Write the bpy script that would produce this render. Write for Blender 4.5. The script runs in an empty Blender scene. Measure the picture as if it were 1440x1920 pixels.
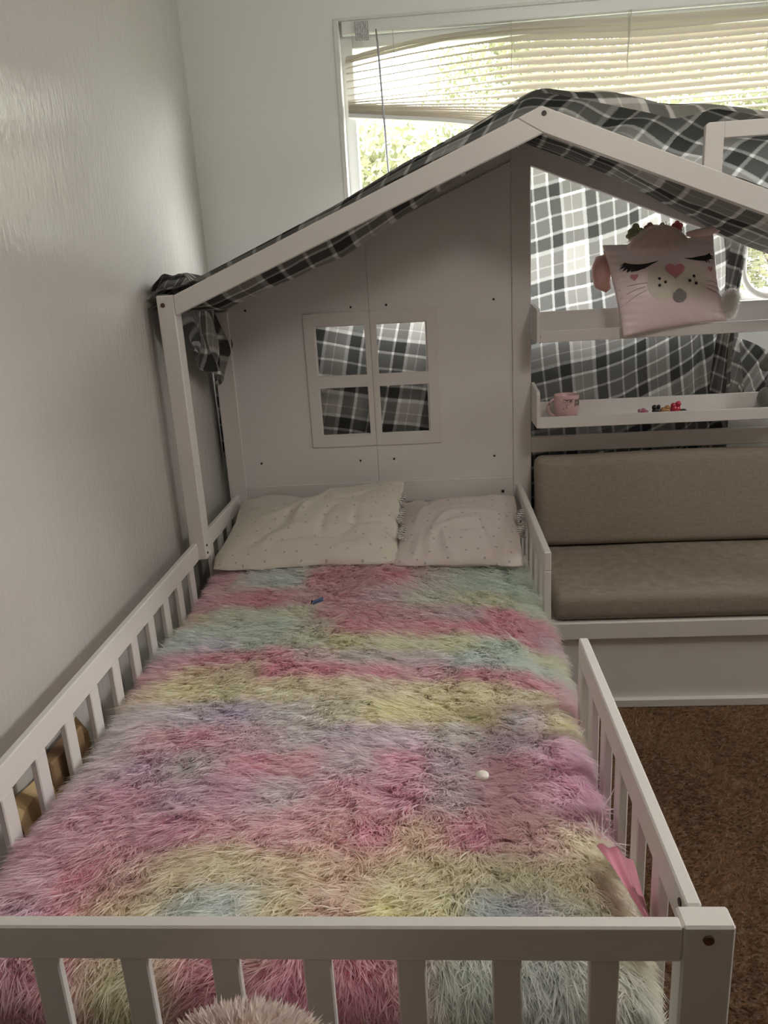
import bpy, bmesh, math, random
import numpy as np
from mathutils import Vector, Matrix

# ------------------------------------------------------------------ scene, camera, light
sc = bpy.context.scene
COL = sc.collection
rng = np.random.default_rng(7)
random.seed(7)
PI = math.pi

cam_d = bpy.data.cameras.new('camera')
cam = bpy.data.objects.new('camera', cam_d)
COL.objects.link(cam)
cam.location = (0.7572, -0.7415, 1.329)
cam.rotation_euler = (1.2795, 0.0565, 0.0598)
cam_d.sensor_fit = 'VERTICAL'
cam_d.sensor_height = 36.0
cam_d.sensor_width = 27.0
cam_d.lens = 1463.1 / 1920.0 * 36.0
cam_d.clip_start = 0.02
sc.camera = cam

SKY = 14.0
world = bpy.data.worlds.new('overcast_sky')
sc.world = world
world.use_nodes = True
_bg = world.node_tree.nodes['Background']
_bg.inputs[0].default_value = (0.98, 1.0, 0.98, 1)
_bg.inputs[1].default_value = SKY

sc.view_settings.view_transform = 'Standard'
sc.view_settings.look = 'None'
sc.view_settings.gamma = 1.0
sc.view_settings.use_curve_mapping = False
sc.view_settings.exposure = 0.0
sc.cycles.max_bounces = 14
sc.cycles.diffuse_bounces = 9
sc.cycles.adaptive_threshold = 0.02
sc.cycles.transparent_max_bounces = 16
sc.cycles.sample_clamp_indirect = 6.0

# room dimensions (metres, floor at z = 0)
XL, XR, YB, YF, ZC = -0.051, 3.10, 2.168, -3.0, 2.50
WX0, WX1, WZ0, WZ1 = 0.471, 2.35, 1.175, 2.147        # opening in the back wall
RY0, RY1, RZ0, RZ1 = 0.75, 1.30, 1.30, 2.00            # added window opening in the right wall, out of view


def portal(name, loc, rot, sx, sy):
    l = bpy.data.lights.new(name, 'AREA')
    l.shape = 'RECTANGLE'; l.size = sx; l.size_y = sy
    l.cycles.is_portal = True
    o = bpy.data.objects.new(name, l); COL.objects.link(o)
    o.location = loc; o.rotation_euler = rot
    return o


# daylight comes in through the back window and the added right one (sky portals, they emit nothing themselves)
portal('window_portal_back', ((WX0 + WX1) / 2, YB + 0.121, (WZ0 + WZ1) / 2), (-PI / 2, 0, 0), WX1 - WX0 + .3, WZ1 - WZ0 + .2)
portal('added_window_portal', (XR + 0.101, (RY0 + RY1) / 2, (RZ0 + RZ1) / 2), (0, PI / 2, 0), RZ1 - RZ0 + .2, RY1 - RY0 + .2)

# hazy low sun outside, comes in past the left end of the blind
_s = bpy.data.lights.new('hazy_sun', 'SUN'); _s.energy = 10.0; _s.angle = math.radians(30); _s.color = (1.0, 0.99, 0.95)
_so = bpy.data.objects.new('hazy_sun', _s); COL.objects.link(_so)
_so.rotation_euler = Vector((1.0, 0.30, 0.36)).to_track_quat('Z', 'Y').to_euler()

# ------------------------------------------------------------------ materials
M = {}


def nodes_of(name):
    m = bpy.data.materials.new(name); m.use_nodes = True
    nt = m.node_tree
    return m, nt, nt.nodes, nt.links, nt.nodes['Principled BSDF']


def mat(name, col, rough=0.5, noise=0.0, nscale=20.0, bump=0.0, bscale=200.0, spec=0.5, sheen=0.0, metal=0.0, coat=0.0):
    m, nt, N, L, b = nodes_of(name)
    b.inputs['Roughness'].default_value = rough
    b.inputs['Specular IOR Level'].default_value = spec
    b.inputs['Metallic'].default_value = metal
    b.inputs['Base Color'].default_value = (*col, 1)
    if sheen: b.inputs['Sheen Weight'].default_value = sheen
    if coat: b.inputs['Coat Weight'].default_value = coat
    tc = N.new('ShaderNodeTexCoord')
    t = N.new('ShaderNodeTexNoise'); t.inputs['Scale'].default_value = nscale; t.inputs['Detail'].default_value = 4
    L.new(tc.outputs['Object'], t.inputs['Vector'])
    mx = N.new('ShaderNodeMix'); mx.data_type = 'RGBA'
    mx.inputs[6].default_value = (*[c * (1 - noise) for c in col], 1)
    mx.inputs[7].default_value = (*[min(1, c * (1 + noise)) for c in col], 1)
    L.new(t.outputs['Fac'], mx.inputs[0]); L.new(mx.outputs[2], b.inputs['Base Color'])
    if bump:
        t2 = N.new('ShaderNodeTexNoise'); t2.inputs['Scale'].default_value = bscale; t2.inputs['Detail'].default_value = 3
        L.new(tc.outputs['Object'], t2.inputs['Vector'])
        bp = N.new('ShaderNodeBump'); bp.inputs['Strength'].default_value = bump; bp.inputs['Distance'].default_value = 0.01
        L.new(t2.outputs['Fac'], bp.inputs['Height']); L.new(bp.outputs[0], b.inputs['Normal'])
    M[name] = m
    return m


def mat_wall(name, col, rough, bump):
    m, nt, N, L, b = nodes_of(name)
    b.inputs['Roughness'].default_value = rough
    b.inputs['Base Color'].default_value = (*col, 1)
    tc = N.new('ShaderNodeTexCoord')
    mp = N.new('ShaderNodeMapping'); mp.inputs['Scale'].default_value = (1, 1, 0.35)
    L.new(tc.outputs['Object'], mp.inputs['Vector'])
    t1 = N.new('ShaderNodeTexNoise'); t1.inputs['Scale'].default_value = 90; t1.inputs['Detail'].default_value = 3
    L.new(mp.outputs[0], t1.inputs['Vector'])
    t2 = N.new('ShaderNodeTexNoise'); t2.inputs['Scale'].default_value = 5; t2.inputs['Detail'].default_value = 2
    L.new(tc.outputs['Object'], t2.inputs['Vector'])
    t3 = N.new('ShaderNodeTexVoronoi'); t3.inputs['Scale'].default_value = 6; t3.inputs['Randomness'].default_value = 1
    L.new(tc.outputs['Object'], t3.inputs['Vector'])
    r3 = N.new('ShaderNodeMapRange'); r3.inputs[1].default_value = 0.02; r3.inputs[2].default_value = 0.10
    r3.inputs[3].default_value = 1.0; r3.inputs[4].default_value = 0.0
    L.new(t3.outputs['Distance'], r3.inputs[0])
    a = N.new('ShaderNodeMath'); a.operation = 'MULTIPLY_ADD'; a.inputs[1].default_value = 2.2
    L.new(t2.outputs['Fac'], a.inputs[0]); L.new(t1.outputs['Fac'], a.inputs[2])
    a2 = N.new('ShaderNodeMath'); a2.operation = 'MULTIPLY_ADD'; a2.inputs[1].default_value = 0.5
    L.new(r3.outputs[0], a2.inputs[0]); L.new(a.outputs[0], a2.inputs[2])
    bp = N.new('ShaderNodeBump'); bp.inputs['Strength'].default_value = bump; bp.inputs['Distance'].default_value = 0.004
    L.new(a2.outputs[0], bp.inputs['Height']); L.new(bp.outputs[0], b.inputs['Normal'])
    M[name] = m


def mat_cloth_translucent(name, builder, trans=0.3, bump=0.25):
    """plaid fleece: diffuse + translucent, colour from builder(N, L) socket"""
    m, nt, N, L, b = nodes_of(name)
    col = builder(N, L)
    out = N['Material Output']
    d = N.new('ShaderNodeBsdfDiffuse'); t = N.new('ShaderNodeBsdfTranslucent')
    L.new(col, d.inputs[0]); L.new(col, t.inputs[0])
    tc = N.new('ShaderNodeTexCoord')
    nz = N.new('ShaderNodeTexNoise'); nz.inputs['Scale'].default_value = 260; nz.inputs['Detail'].default_value = 2
    L.new(tc.outputs['Object'], nz.inputs['Vector'])
    bp = N.new('ShaderNodeBump'); bp.inputs['Strength'].default_value = bump; bp.inputs['Distance'].default_value = 0.006
    L.new(nz.outputs['Fac'], bp.inputs['Height'])
    L.new(bp.outputs[0], d.inputs['Normal'])
    mx = N.new('ShaderNodeMixShader'); mx.inputs[0].default_value = trans
    L.new(d.outputs[0], mx.inputs[1]); L.new(t.outputs[0], mx.inputs[2])
    L.new(mx.outputs[0], out.inputs[0]); N.remove(b)
    M[name] = m


PLAID_SCALE = 1.12


def plaid(N, L):
    uv = N.new('ShaderNodeUVMap'); uv.uv_map = 'cloth'
    nz = N.new('ShaderNodeTexNoise'); nz.inputs['Scale'].default_value = 160
    L.new(uv.outputs[0], nz.inputs['Vector'])
    sp = N.new('ShaderNodeSeparateXYZ'); L.new(uv.outputs[0], sp.inputs[0])
    K, W, T, D = (0.055, 0.055, 0.052), (0.86, 0.85, 0.83), (0.42, 0.40, 0.375), (0.15, 0.146, 0.140)
    seq = [(K, .036), (W, .010), (T, .026), (W, .0025), (T, .034), (W, .012), (K, .036), (W, .008), (D, .044), (W, .006), (D, .044), (W, .008)]
    per = sum(s[1] for s in seq)
    ramps = []
    for ch in (0, 1):
        dv = N.new('ShaderNodeMath'); dv.operation = 'DIVIDE'; dv.inputs[1].default_value = per * PLAID_SCALE
        L.new(sp.outputs[ch], dv.inputs[0])
        jt = N.new('ShaderNodeMath'); jt.operation = 'MULTIPLY_ADD'; jt.inputs[1].default_value = 0.014
        L.new(nz.outputs['Fac'], jt.inputs[0]); L.new(dv.outputs[0], jt.inputs[2])
        fr = N.new('ShaderNodeMath'); fr.operation = 'FRACT'; L.new(jt.outputs[0], fr.inputs[0])
        cr = N.new('ShaderNodeValToRGB'); L.new(fr.outputs[0], cr.inputs[0])
        cr.color_ramp.interpolation = 'LINEAR'
        els = cr.color_ramp.elements
        pts = []; x = 0
        for c, w in seq:
            e = min(.0016, w * .3)
            pts += [((x + e) / per, c), ((x + w - e) / per, c)]
            x += w
        els[0].position = pts[0][0]; els[0].color = (*pts[0][1], 1)
        els[1].position = pts[-1][0]; els[1].color = (*pts[-1][1], 1)
        for p_, c_ in pts[1:-1]:
            q = els.new(p_); q.color = (*c_, 1)
        ramps.append(cr)
    # warp and weft threads cross: geometric mean of the two stripe sets
    mu = N.new('ShaderNodeMix'); mu.data_type = 'RGBA'; mu.blend_type = 'MULTIPLY'; mu.inputs[0].default_value = 1.0
    L.new(ramps[0].outputs[0], mu.inputs[6]); L.new(ramps[1].outputs[0], mu.inputs[7])
    gm = N.new('ShaderNodeGamma'); gm.inputs[1].default_value = 0.5
    L.new(mu.outputs[2], gm.inputs[0])
    av = N.new('ShaderNodeMix'); av.data_type = 'RGBA'; av.inputs[0].default_value = 0.5
    L.new(ramps[0].outputs[0], av.inputs[6]); L.new(ramps[1].outputs[0], av.inputs[7])
    mx = N.new('ShaderNodeMix'); mx.data_type = 'RGBA'; mx.inputs[0].default_value = 0.3
    L.new(gm.outputs[0], mx.inputs[6]); L.new(av.outputs[2], mx.inputs[7])
    return mx.outputs[2]


def mat_attr(name, trans=0.4, rough=None):
    m, nt, N, L, b = nodes_of(name)
    out = N['Material Output']
    at = N.new('ShaderNodeVertexColor'); at.layer_name = 'dye'
    d = N.new('ShaderNodeBsdfDiffuse'); t = N.new('ShaderNodeBsdfTranslucent')
    L.new(at.outputs[0], d.inputs[0]); L.new(at.outputs[0], t.inputs[0])
    mx = N.new('ShaderNodeMixShader'); mx.inputs[0].default_value = trans
    L.new(d.outputs[0], mx.inputs[1]); L.new(t.outputs[0], mx.inputs[2])
    L.new(mx.outputs[0], out.inputs[0]); N.remove(b)
    M[name] = m


def mat_dots(name, col, dot):
    m, nt, N, L, b = nodes_of(name)
    b.inputs['Roughness'].default_value = 0.85
    b.inputs['Sheen Weight'].default_value = 0.1
    uv = N.new('ShaderNodeUVMap'); uv.uv_map = 'cloth'
    v = N.new('ShaderNodeTexVoronoi'); v.voronoi_dimensions = '2D'; v.inputs['Scale'].default_value = 19; v.inputs['Randomness'].default_value = 0.6
    L.new(uv.outputs[0], v.inputs['Vector'])
    r = N.new('ShaderNodeMapRange'); r.inputs[1].default_value = 0.05; r.inputs[2].default_value = 0.085
    L.new(v.outputs['Distance'], r.inputs[0])
    mx = N.new('ShaderNodeMix'); mx.data_type = 'RGBA'
    mx.inputs[6].default_value = (*dot, 1); mx.inputs[7].default_value = (*col, 1)
    L.new(r.outputs[0], mx.inputs[0]); L.new(mx.outputs[2], b.inputs['Base Color'])
    tc = N.new('ShaderNodeTexCoord')
    nz = N.new('ShaderNodeTexNoise'); nz.inputs['Scale'].default_value = 14; nz.inputs['Detail'].default_value = 5
    L.new(tc.outputs['Object'], nz.inputs['Vector'])
    bp = N.new('ShaderNodeBump'); bp.inputs['Strength'].default_value = 0.5; bp.inputs['Distance'].default_value = 0.012
    L.new(nz.outputs['Fac'], bp.inputs['Height']); L.new(bp.outputs[0], b.inputs['Normal'])
    M[name] = m


def mat_linen(name, c1, c2):
    m, nt, N, L, b = nodes_of(name)
    b.inputs['Roughness'].default_value = 0.85
    tc = N.new('ShaderNodeTexCoord')
    outs = []
    for scl in ((30, 30, 700), (700, 700, 30)):
        mp = N.new('ShaderNodeMapping'); mp.inputs['Scale'].default_value = scl
        L.new(tc.outputs['Object'], mp.inputs['Vector'])
        t = N.new('ShaderNodeTexNoise'); t.inputs['Scale'].default_value = 1.0; t.inputs['Detail'].default_value = 2
        L.new(mp.outputs[0], t.inputs['Vector']); outs.append(t)
    a = N.new('ShaderNodeMath'); a.operation = 'MULTIPLY'
    L.new(outs[0].outputs['Fac'], a.inputs[0]); L.new(outs[1].outputs['Fac'], a.inputs[1])
    r = N.new('ShaderNodeMapRange'); r.inputs[1].default_value = 0.12; r.inputs[2].default_value = 0.42
    L.new(a.outputs[0], r.inputs[0])
    mx = N.new('ShaderNodeMix'); mx.data_type = 'RGBA'
    mx.inputs[6].default_value = (*c1, 1); mx.inputs[7].default_value = (*c2, 1)
    L.new(r.outputs[0], mx.inputs[0]); L.new(mx.outputs[2], b.inputs['Base Color'])
    bp = N.new('ShaderNodeBump'); bp.inputs['Strength'].default_value = 0.25; bp.inputs['Distance'].default_value = 0.002
    L.new(a.outputs[0], bp.inputs['Height']); L.new(bp.outputs[0], b.inputs['Normal'])
    M[name] = m


def mat_glass(name):
    m, nt, N, L, b = nodes_of(name)
    out = N['Material Output']
    tr = N.new('ShaderNodeBsdfTransparent'); gl = N.new('ShaderNodeBsdfGlossy'); gl.inputs['Roughness'].default_value = 0.02
    mx = N.new('ShaderNodeMixShader'); mx.inputs[0].default_value = 0.05
    L.new(tr.outputs[0], mx.inputs[1]); L.new(gl.outputs[0], mx.inputs[2])
    L.new(mx.outputs[0], out.inputs[0]); N.remove(b)
    M[name] = m


def mat_translucent(name, col, trans, gloss=0.06):
    m, nt, N, L, b = nodes_of(name)
    out = N['Material Output']
    tc = N.new('ShaderNodeTexCoord')
    nz = N.new('ShaderNodeTexNoise'); nz.inputs['Scale'].default_value = 3
    L.new(tc.outputs['Object'], nz.inputs['Vector'])
    mc = N.new('ShaderNodeMix'); mc.data_type = 'RGBA'
    mc.inputs[6].default_value = (*[c * .92 for c in col], 1); mc.inputs[7].default_value = (*col, 1)
    L.new(nz.outputs['Fac'], mc.inputs[0])
    d = N.new('ShaderNodeBsdfDiffuse'); t = N.new('ShaderNodeBsdfTranslucent'); g = N.new('ShaderNodeBsdfGlossy')
    g.inputs['Roughness'].default_value = 0.35
    L.new(mc.outputs[2], d.inputs[0]); L.new(mc.outputs[2], t.inputs[0])
    mx = N.new('ShaderNodeMixShader'); mx.inputs[0].default_value = trans
    L.new(d.outputs[0], mx.inputs[1]); L.new(t.outputs[0], mx.inputs[2])
    m2 = N.new('ShaderNodeMixShader'); m2.inputs[0].default_value = gloss
    L.new(mx.outputs[0], m2.inputs[1]); L.new(g.outputs[0], m2.inputs[2])
    L.new(m2.outputs[0], out.inputs[0]); N.remove(b)
    M[name] = m


def mat_print(name, paper, ink, axis, scale):
    """small illegible print lines on a label"""
    m, nt, N, L, b = nodes_of(name)
    b.inputs['Roughness'].default_value = 0.7
    tc = N.new('ShaderNodeTexCoord')
    w = N.new('ShaderNodeTexWave'); w.bands_direction = axis; w.inputs['Scale'].default_value = scale
    w.inputs['Distortion'].default_value = 3.0; w.inputs['Detail'].default_value = 3; w.inputs['Detail Scale'].default_value = 6
    L.new(tc.outputs['Object'], w.inputs['Vector'])
    r = N.new('ShaderNodeMapRange'); r.inputs[1].default_value = 0.55; r.inputs[2].default_value = 0.7
    L.new(w.outputs['Fac'], r.inputs[0])
    mx = N.new('ShaderNodeMix'); mx.data_type = 'RGBA'
    mx.inputs[6].default_value = (*paper, 1); mx.inputs[7].default_value = (*ink, 1)
    L.new(r.outputs[0], mx.inputs[0]); L.new(mx.outputs[2], b.inputs['Base Color'])
    M[name] = m


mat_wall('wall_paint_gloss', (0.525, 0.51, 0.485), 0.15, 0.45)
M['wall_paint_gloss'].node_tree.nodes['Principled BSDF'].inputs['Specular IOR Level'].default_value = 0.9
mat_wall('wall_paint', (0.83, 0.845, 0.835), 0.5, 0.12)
mat_wall('wall_beige', (0.64, 0.57, 0.49), 0.6, 0.12)
mat_wall('wall_brown', (0.30, 0.25, 0.21), 0.6, 0.12)
mat('ceiling_paint', (0.87, 0.87, 0.85), 0.9, bump=0.1, bscale=60)
mat('carpet', (0.22, 0.15, 0.10), 1.0, noise=0.25, nscale=60, bump=1.0, bscale=160, spec=0.1)
mat('white_paint', (0.70, 0.675, 0.655), 0.42, noise=0.03, nscale=8, bump=0.03, bscale=120)
mat('panel_paint', (0.73, 0.71, 0.70), 0.5, noise=0.03, nscale=6, bump=0.03, bscale=120)
mat('vinyl', (0.80, 0.81, 0.80), 0.35, noise=0.02)
mat('trim_paint', (0.74, 0.74, 0.71), 0.4, noise=0.03, bump=0.05, bscale=60)
mat('bolt_dark', (0.05, 0.042, 0.04), 0.4, noise=0.1, metal=0.4)
mat('bolt_bronze', (0.16, 0.09, 0.06), 0.35, noise=0.1, metal=0.7)
mat('mattress_fabric', (0.75, 0.73, 0.70), 0.9, noise=0.05, bump=0.2, bscale=80)
mat('satin_pink', (0.60, 0.22, 0.30), 0.35, noise=0.12, nscale=12, sheen=0.3)
mat('satin_light_pink', (0.90, 0.755, 0.775), 0.34, noise=0.05, nscale=10, bump=0.1, bscale=40, sheen=0.2)
mat('ear_pink', (0.62, 0.36, 0.32), 0.32, noise=0.08, nscale=14)
mat('ear_fabric', (0.84, 0.66, 0.62), 0.7, noise=0.08, nscale=14)
mat('ink_black', (0.022, 0.022, 0.022), 0.6, noise=0.1)
mat('felt_pink', (0.68, 0.28, 0.34), 0.8, noise=0.1, nscale=60)
mat('felt_cream', (0.84, 0.785, 0.69), 0.9, noise=0.06, nscale=60, bump=0.1)
mat('whisker_grey', (0.33, 0.24, 0.24), 0.8, noise=0.1)
mat('glitter', (0.62, 0.60, 0.62), 0.25, noise=0.5, nscale=300, metal=0.7, bump=0.8, bscale=400)
mat('felt_green', (0.34, 0.37, 0.22), 0.9, noise=0.1)
mat('felt_sage', (0.48, 0.47, 0.38), 0.9, noise=0.1)
mat('felt_rose', (0.52, 0.24, 0.25), 0.9, noise=0.1)
mat('felt_red', (0.62, 0.17, 0.19), 0.9, noise=0.1)
mat('mug_pink', (0.66, 0.44, 0.44), 0.22, noise=0.02)
mat('mug_inner', (0.70, 0.62, 0.60), 0.25, noise=0.02)
mat('toy_red', (0.45, 0.025, 0.05), 0.2, noise=0.1, coat=0.5)
mat('toy_black', (0.02, 0.02, 0.022), 0.3, noise=0.1)
mat('toy_gold', (0.38, 0.20, 0.08), 0.35, noise=0.15)
mat('toy_pink', (0.42, 0.20, 0.26), 0.5, noise=0.1)
mat('toy_grey', (0.16, 0.145, 0.135), 0.95, noise=0.15, nscale=60, bump=0.4, bscale=200)
mat('toy_white', (0.80, 0.77, 0.73), 0.9, noise=0.08, nscale=60, bump=0.3, bscale=200)
mat('clip_blue', (0.09, 0.14, 0.27), 0.35, noise=0.1)
mat('cap_white', (0.82, 0.76, 0.72), 0.4, noise=0.04)
mat('tan_card', (0.50, 0.36, 0.19), 0.7, noise=0.08, nscale=8, bump=0.1, bscale=30)
mat('tan_inside', (0.24, 0.15, 0.08), 0.8, noise=0.1)
mat('wire', (0.28, 0.26, 0.23), 0.4, noise=0.05, metal=0.5)
mat('wand_plastic', (0.42, 0.43, 0.46), 0.15, noise=0.03)
mat('cord', (0.55, 0.52, 0.45), 0.8, noise=0.1)
mat('bark', (0.16, 0.11, 0.07), 0.95, noise=0.3, nscale=8, bump=0.6, bscale=30)
mat('lawn', (0.12, 0.14, 0.06), 1.0, noise=0.3, nscale=3)
mat_linen('linen', (0.235, 0.195, 0.158), (0.36, 0.305, 0.25))
mat_cloth_translucent('plaid_fleece', plaid, 0.30)
mat_attr('dyed_fur', 0.50)
mat_attr('plain_fur', 0.45)
mat_dots('pillow_cream', (0.66, 0.62, 0.54), (0.42, 0.38, 0.37))
mat_dots('pillow_pink', (0.66, 0.58, 0.55), (0.38, 0.33, 0.35))
mat_glass('window_glass')
mat_translucent('slat_vinyl', (0.78, 0.735, 0.655), 0.28)
mat_translucent('leaf_green', (0.155, 0.168, 0.085), 0.35, 0.03)
mat_translucent('leaf_yellow', (0.235, 0.230, 0.125), 0.35, 0.03)
mat_print('care_print', (0.74, 0.71, 0.66), (0.10, 0.10, 0.10), 'Z', 60)
mat_print('label_print', (0.72, 0.72, 0.70), (0.20, 0.20, 0.22), 'X', 55)

# ------------------------------------------------------------------ building helpers
WLOC = {}


def wl(o):
    return WLOC.get(o.name, Vector((0, 0, 0))) if o else Vector((0, 0, 0))


def tag(o, label=None, cat=None, group=None, kind=None):
    if label: o['label'] = label
    if cat: o['category'] = cat
    if group: o['group'] = group
    if kind: o['kind'] = kind
    return o


def thing(name, loc, label, cat, group=None):
    o = bpy.data.objects.new(name, None); COL.objects.link(o)
    o.empty_display_size = 0.1
    o.location = loc; WLOC[o.name] = Vector(loc)
    return tag(o, label, cat, group)


def link(name, me, loc, parent=None):
    """loc is the world position of the mesh origin"""
    o = bpy.data.objects.new(name, me); COL.objects.link(o)
    if parent: o.parent = parent
    o.location = Vector(loc) - wl(parent)
    WLOC[o.name] = Vector(loc)
    return o


def mesh(name, V, F, material, parent=None, smooth=False, uv=None, origin=None):
    V = np.asarray(V, float)
    c = np.asarray(origin if origin is not None else (V.min(0) + V.max(0)) / 2)
    me = bpy.data.meshes.new(name)
    me.from_pydata((V - c).tolist(), [], F)
    if uv is not None:
        ul = me.uv_layers.new(name='cloth')
        idx = np.empty(len(me.loops), np.int32); me.loops.foreach_get('vertex_index', idx)
        ul.data.foreach_set('uv', np.asarray(uv, np.float32)[idx].ravel())
    me.materials.append(M[material])
    if smooth:
        me.polygons.foreach_set('use_smooth', np.ones(len(me.polygons), bool))
    me.update()
    return link(name, me, c, parent)


def bm_mesh(name, bm, material, parent=None, smooth=False, origin=None):
    me = bpy.data.meshes.new(name)
    bmesh.ops.recalc_face_normals(bm, faces=bm.faces)
    co = np.array([v.co[:] for v in bm.verts])
    c = Vector(origin if origin is not None else ((co.min(0) + co.max(0)) / 2))
    bmesh.ops.translate(bm, verts=bm.verts, vec=-c)
    bm.to_mesh(me); bm.free()
    me.materials.append(M[material])
    if smooth:
        me.polygons.foreach_set('use_smooth', np.ones(len(me.polygons), bool))
    return link(name, me, c, parent)


def bm_box(bm, x0, x1, y0, y1, z0, z1, bevel=0.0, seg=1):
    t = bmesh.new()
    bmesh.ops.create_cube(t, size=1)
    for v in t.verts:
        v.co = Vector((x0 + (v.co.x + .5) * (x1 - x0), y0 + (v.co.y + .5) * (y1 - y0), z0 + (v.co.z + .5) * (z1 - z0)))
    if bevel:
        bmesh.ops.bevel(t, geom=t.edges[:], offset=bevel, segments=seg, profile=0.5, affect='EDGES')
    me = bpy.data.meshes.new('tmp'); t.to_mesh(me); t.free()
    bm.from_mesh(me); bpy.data.meshes.remove(me)


def box(name, x0, x1, y0, y1, z0, z1, material='white_paint', parent=None, bevel=0.0025, seg=1):
    bm = bmesh.new(); bm_box(bm, x0, x1, y0, y1, z0, z1, bevel, seg)
    return bm_mesh(name, bm, material, parent)


def prism(name, poly, y0, y1, material='white_paint', parent=None, bevel=0.0025):
    """polygon in x,z extruded along y"""
    bm = bmesh.new()
    vs = [bm.verts.new((x, y0, z)) for x, z in poly]
    f = bm.faces.new(vs)
    r = bmesh.ops.extrude_face_region(bm, geom=[f])
    for v in r['geom']:
        if isinstance(v, bmesh.types.BMVert): v.co.y = y1
    if bevel:
        bmesh.ops.bevel(bm, geom=bm.edges[:], offset=bevel, segments=1, profile=0.5, affect='EDGES')
    return bm_mesh(name, bm, material, parent)


def disc_bolt(name, loc, normal, r, h, material, parent):
    bm = bmesh.new()
    bmesh.ops.create_cone(bm, cap_ends=True, segments=14, radius1=r, radius2=r * .9, depth=h)
    # hex socket recess
    q = Vector((0, 0, 1)).rotation_difference(Vector(normal)).to_matrix().to_4x4()
    bmesh.ops.transform(bm, matrix=Matrix.Translation(loc) @ q, verts=bm.verts)
    return bm_mesh(name, bm, material, parent)


def tube(bm, pts, r, seg=8, closed=False):
    pts = [Vector(p) for p in pts]; n = len(pts); rings = []
    rr = r if hasattr(r, '__len__') else [r] * n
    up = Vector((0.13, 0.21, 1)).normalized()
    for i, p in enumerate(pts):
        a = pts[(i - 1) % n] if (closed or i > 0) else p
        b = pts[(i + 1) % n] if (closed or i < n - 1) else p
        t = (b - a).normalized()
        if abs(t.dot(up)) > .95: s = t.cross(Vector((1, .2, 0))).normalized()
        else: s = t.cross(up).normalized()
        w = s.cross(t)
        rings.append([bm.verts.new(p + (s * math.cos(k * 2 * PI / seg) + w * math.sin(k * 2 * PI / seg)) * rr[i]) for k in range(seg)])
    m = n if closed else n - 1
    for i in range(m):
        A, B = rings[i], rings[(i + 1) % n]
        for k in range(seg):
            bm.faces.new((A[k], A[(k + 1) % seg], B[(k + 1) % seg], B[k]))
    if not closed:
        bm.faces.new(rings[0][::-1]); bm.faces.new(rings[-1])


def grid_faces(nu, nv, off=0, wrap=False):
    F = []
    for j in range(nv - 1):
        for i in range(nu - 1):
            a = off + j * nu + i
            F.append((a, a + 1, a + nu + 1, a + nu))
    return F


def wob(x, y, seed=0, n=5, f=1.0):
    r = np.random.default_rng(seed); o = 0
    for k in range(n):
        a = r.uniform(0, 2 * PI); fr = f * (1.0 + k * 0.7) * r.uniform(.7, 1.3); ph = r.uniform(0, 2 * PI)
        o = o + np.sin((x * math.cos(a) + y * math.sin(a)) * fr + ph) / (1 + k * .6)
    return o / n * 1.6


def nrm(a):
    return a / np.maximum(np.linalg.norm(a, axis=1, keepdims=True), 1e-9)


def fur(name, roots, tipvec, bend, width, colors, material, parent, segs=3, seed=1, kind='stuff'):
    """tapered blades: p(t) = root + tipvec*t + bend*t^2 ; one mesh"""
    r = np.random.default_rng(seed)
    n = len(roots); nv = 2 * segs + 1
    side = nrm(np.cross(tipvec, r.normal(size=(n, 3))))
    width = np.broadcast_to(np.asarray(width, float), (n,))
    V = np.empty((n, nv, 3))
    for k in range(segs):
        t = k / segs
        p = roots + tipvec * t + bend * t * t
        w = (width * (1 - t) ** .6 * .5)[:, None]
        V[:, 2 * k] = p - side * w; V[:, 2 * k + 1] = p + side * w
    V[:, -1] = roots + tipvec + bend
    V = V.reshape(-1, 3)
    c = (V.min(0) + V.max(0)) / 2
    base = (np.arange(n) * nv)[:, None]
    quads = []
    for k in range(segs - 1):
        quads.append(base + np.array([2 * k, 2 * k + 1, 2 * k + 3, 2 * k + 2]))
    Q = np.stack(quads, 1).reshape(-1, 4) if quads else np.zeros((0, 4), int)
    T = base + np.array([2 * segs - 2, 2 * segs - 1, 2 * segs])
    me = bpy.data.meshes.new(name)
    nq, nt = len(Q), len(T)
    me.vertices.add(len(V)); me.vertices.foreach_set('co', (V - c).astype(np.float32).ravel())
    me.loops.add(nq * 4 + nt * 3)
    me.loops.foreach_set('vertex_index', np.concatenate([Q.ravel(), T.ravel()]).astype(np.int32))
    me.polygons.add(nq + nt)
    me.polygons.foreach_set('loop_start', np.concatenate([np.arange(nq) * 4, nq * 4 + np.arange(nt) * 3]).astype(np.int32))
    at = me.color_attributes.new('dye', 'FLOAT_COLOR', 'POINT')
    cc = np.ones((n, nv, 4), np.float32); cc[:, :, :3] = colors[:, None, :]
    at.data.foreach_set('color', cc.ravel())
    me.materials.append(M[material])
    me.polygons.foreach_set('use_smooth', np.ones(nq + nt, bool))
    me.update(calc_edges=True); me.validate()
    o = link(name, me, c, parent)
    if kind: o['kind'] = kind
    return o


def srgb(c):
    c = np.asarray(c, float) / 255.0
    return np.where(c <= .04045, c / 12.92, ((c + .055) / 1.055) ** 2.4)


# ------------------------------------------------------------------ room shell
def structure(o):
    o['kind'] = 'structure'; return o


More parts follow.
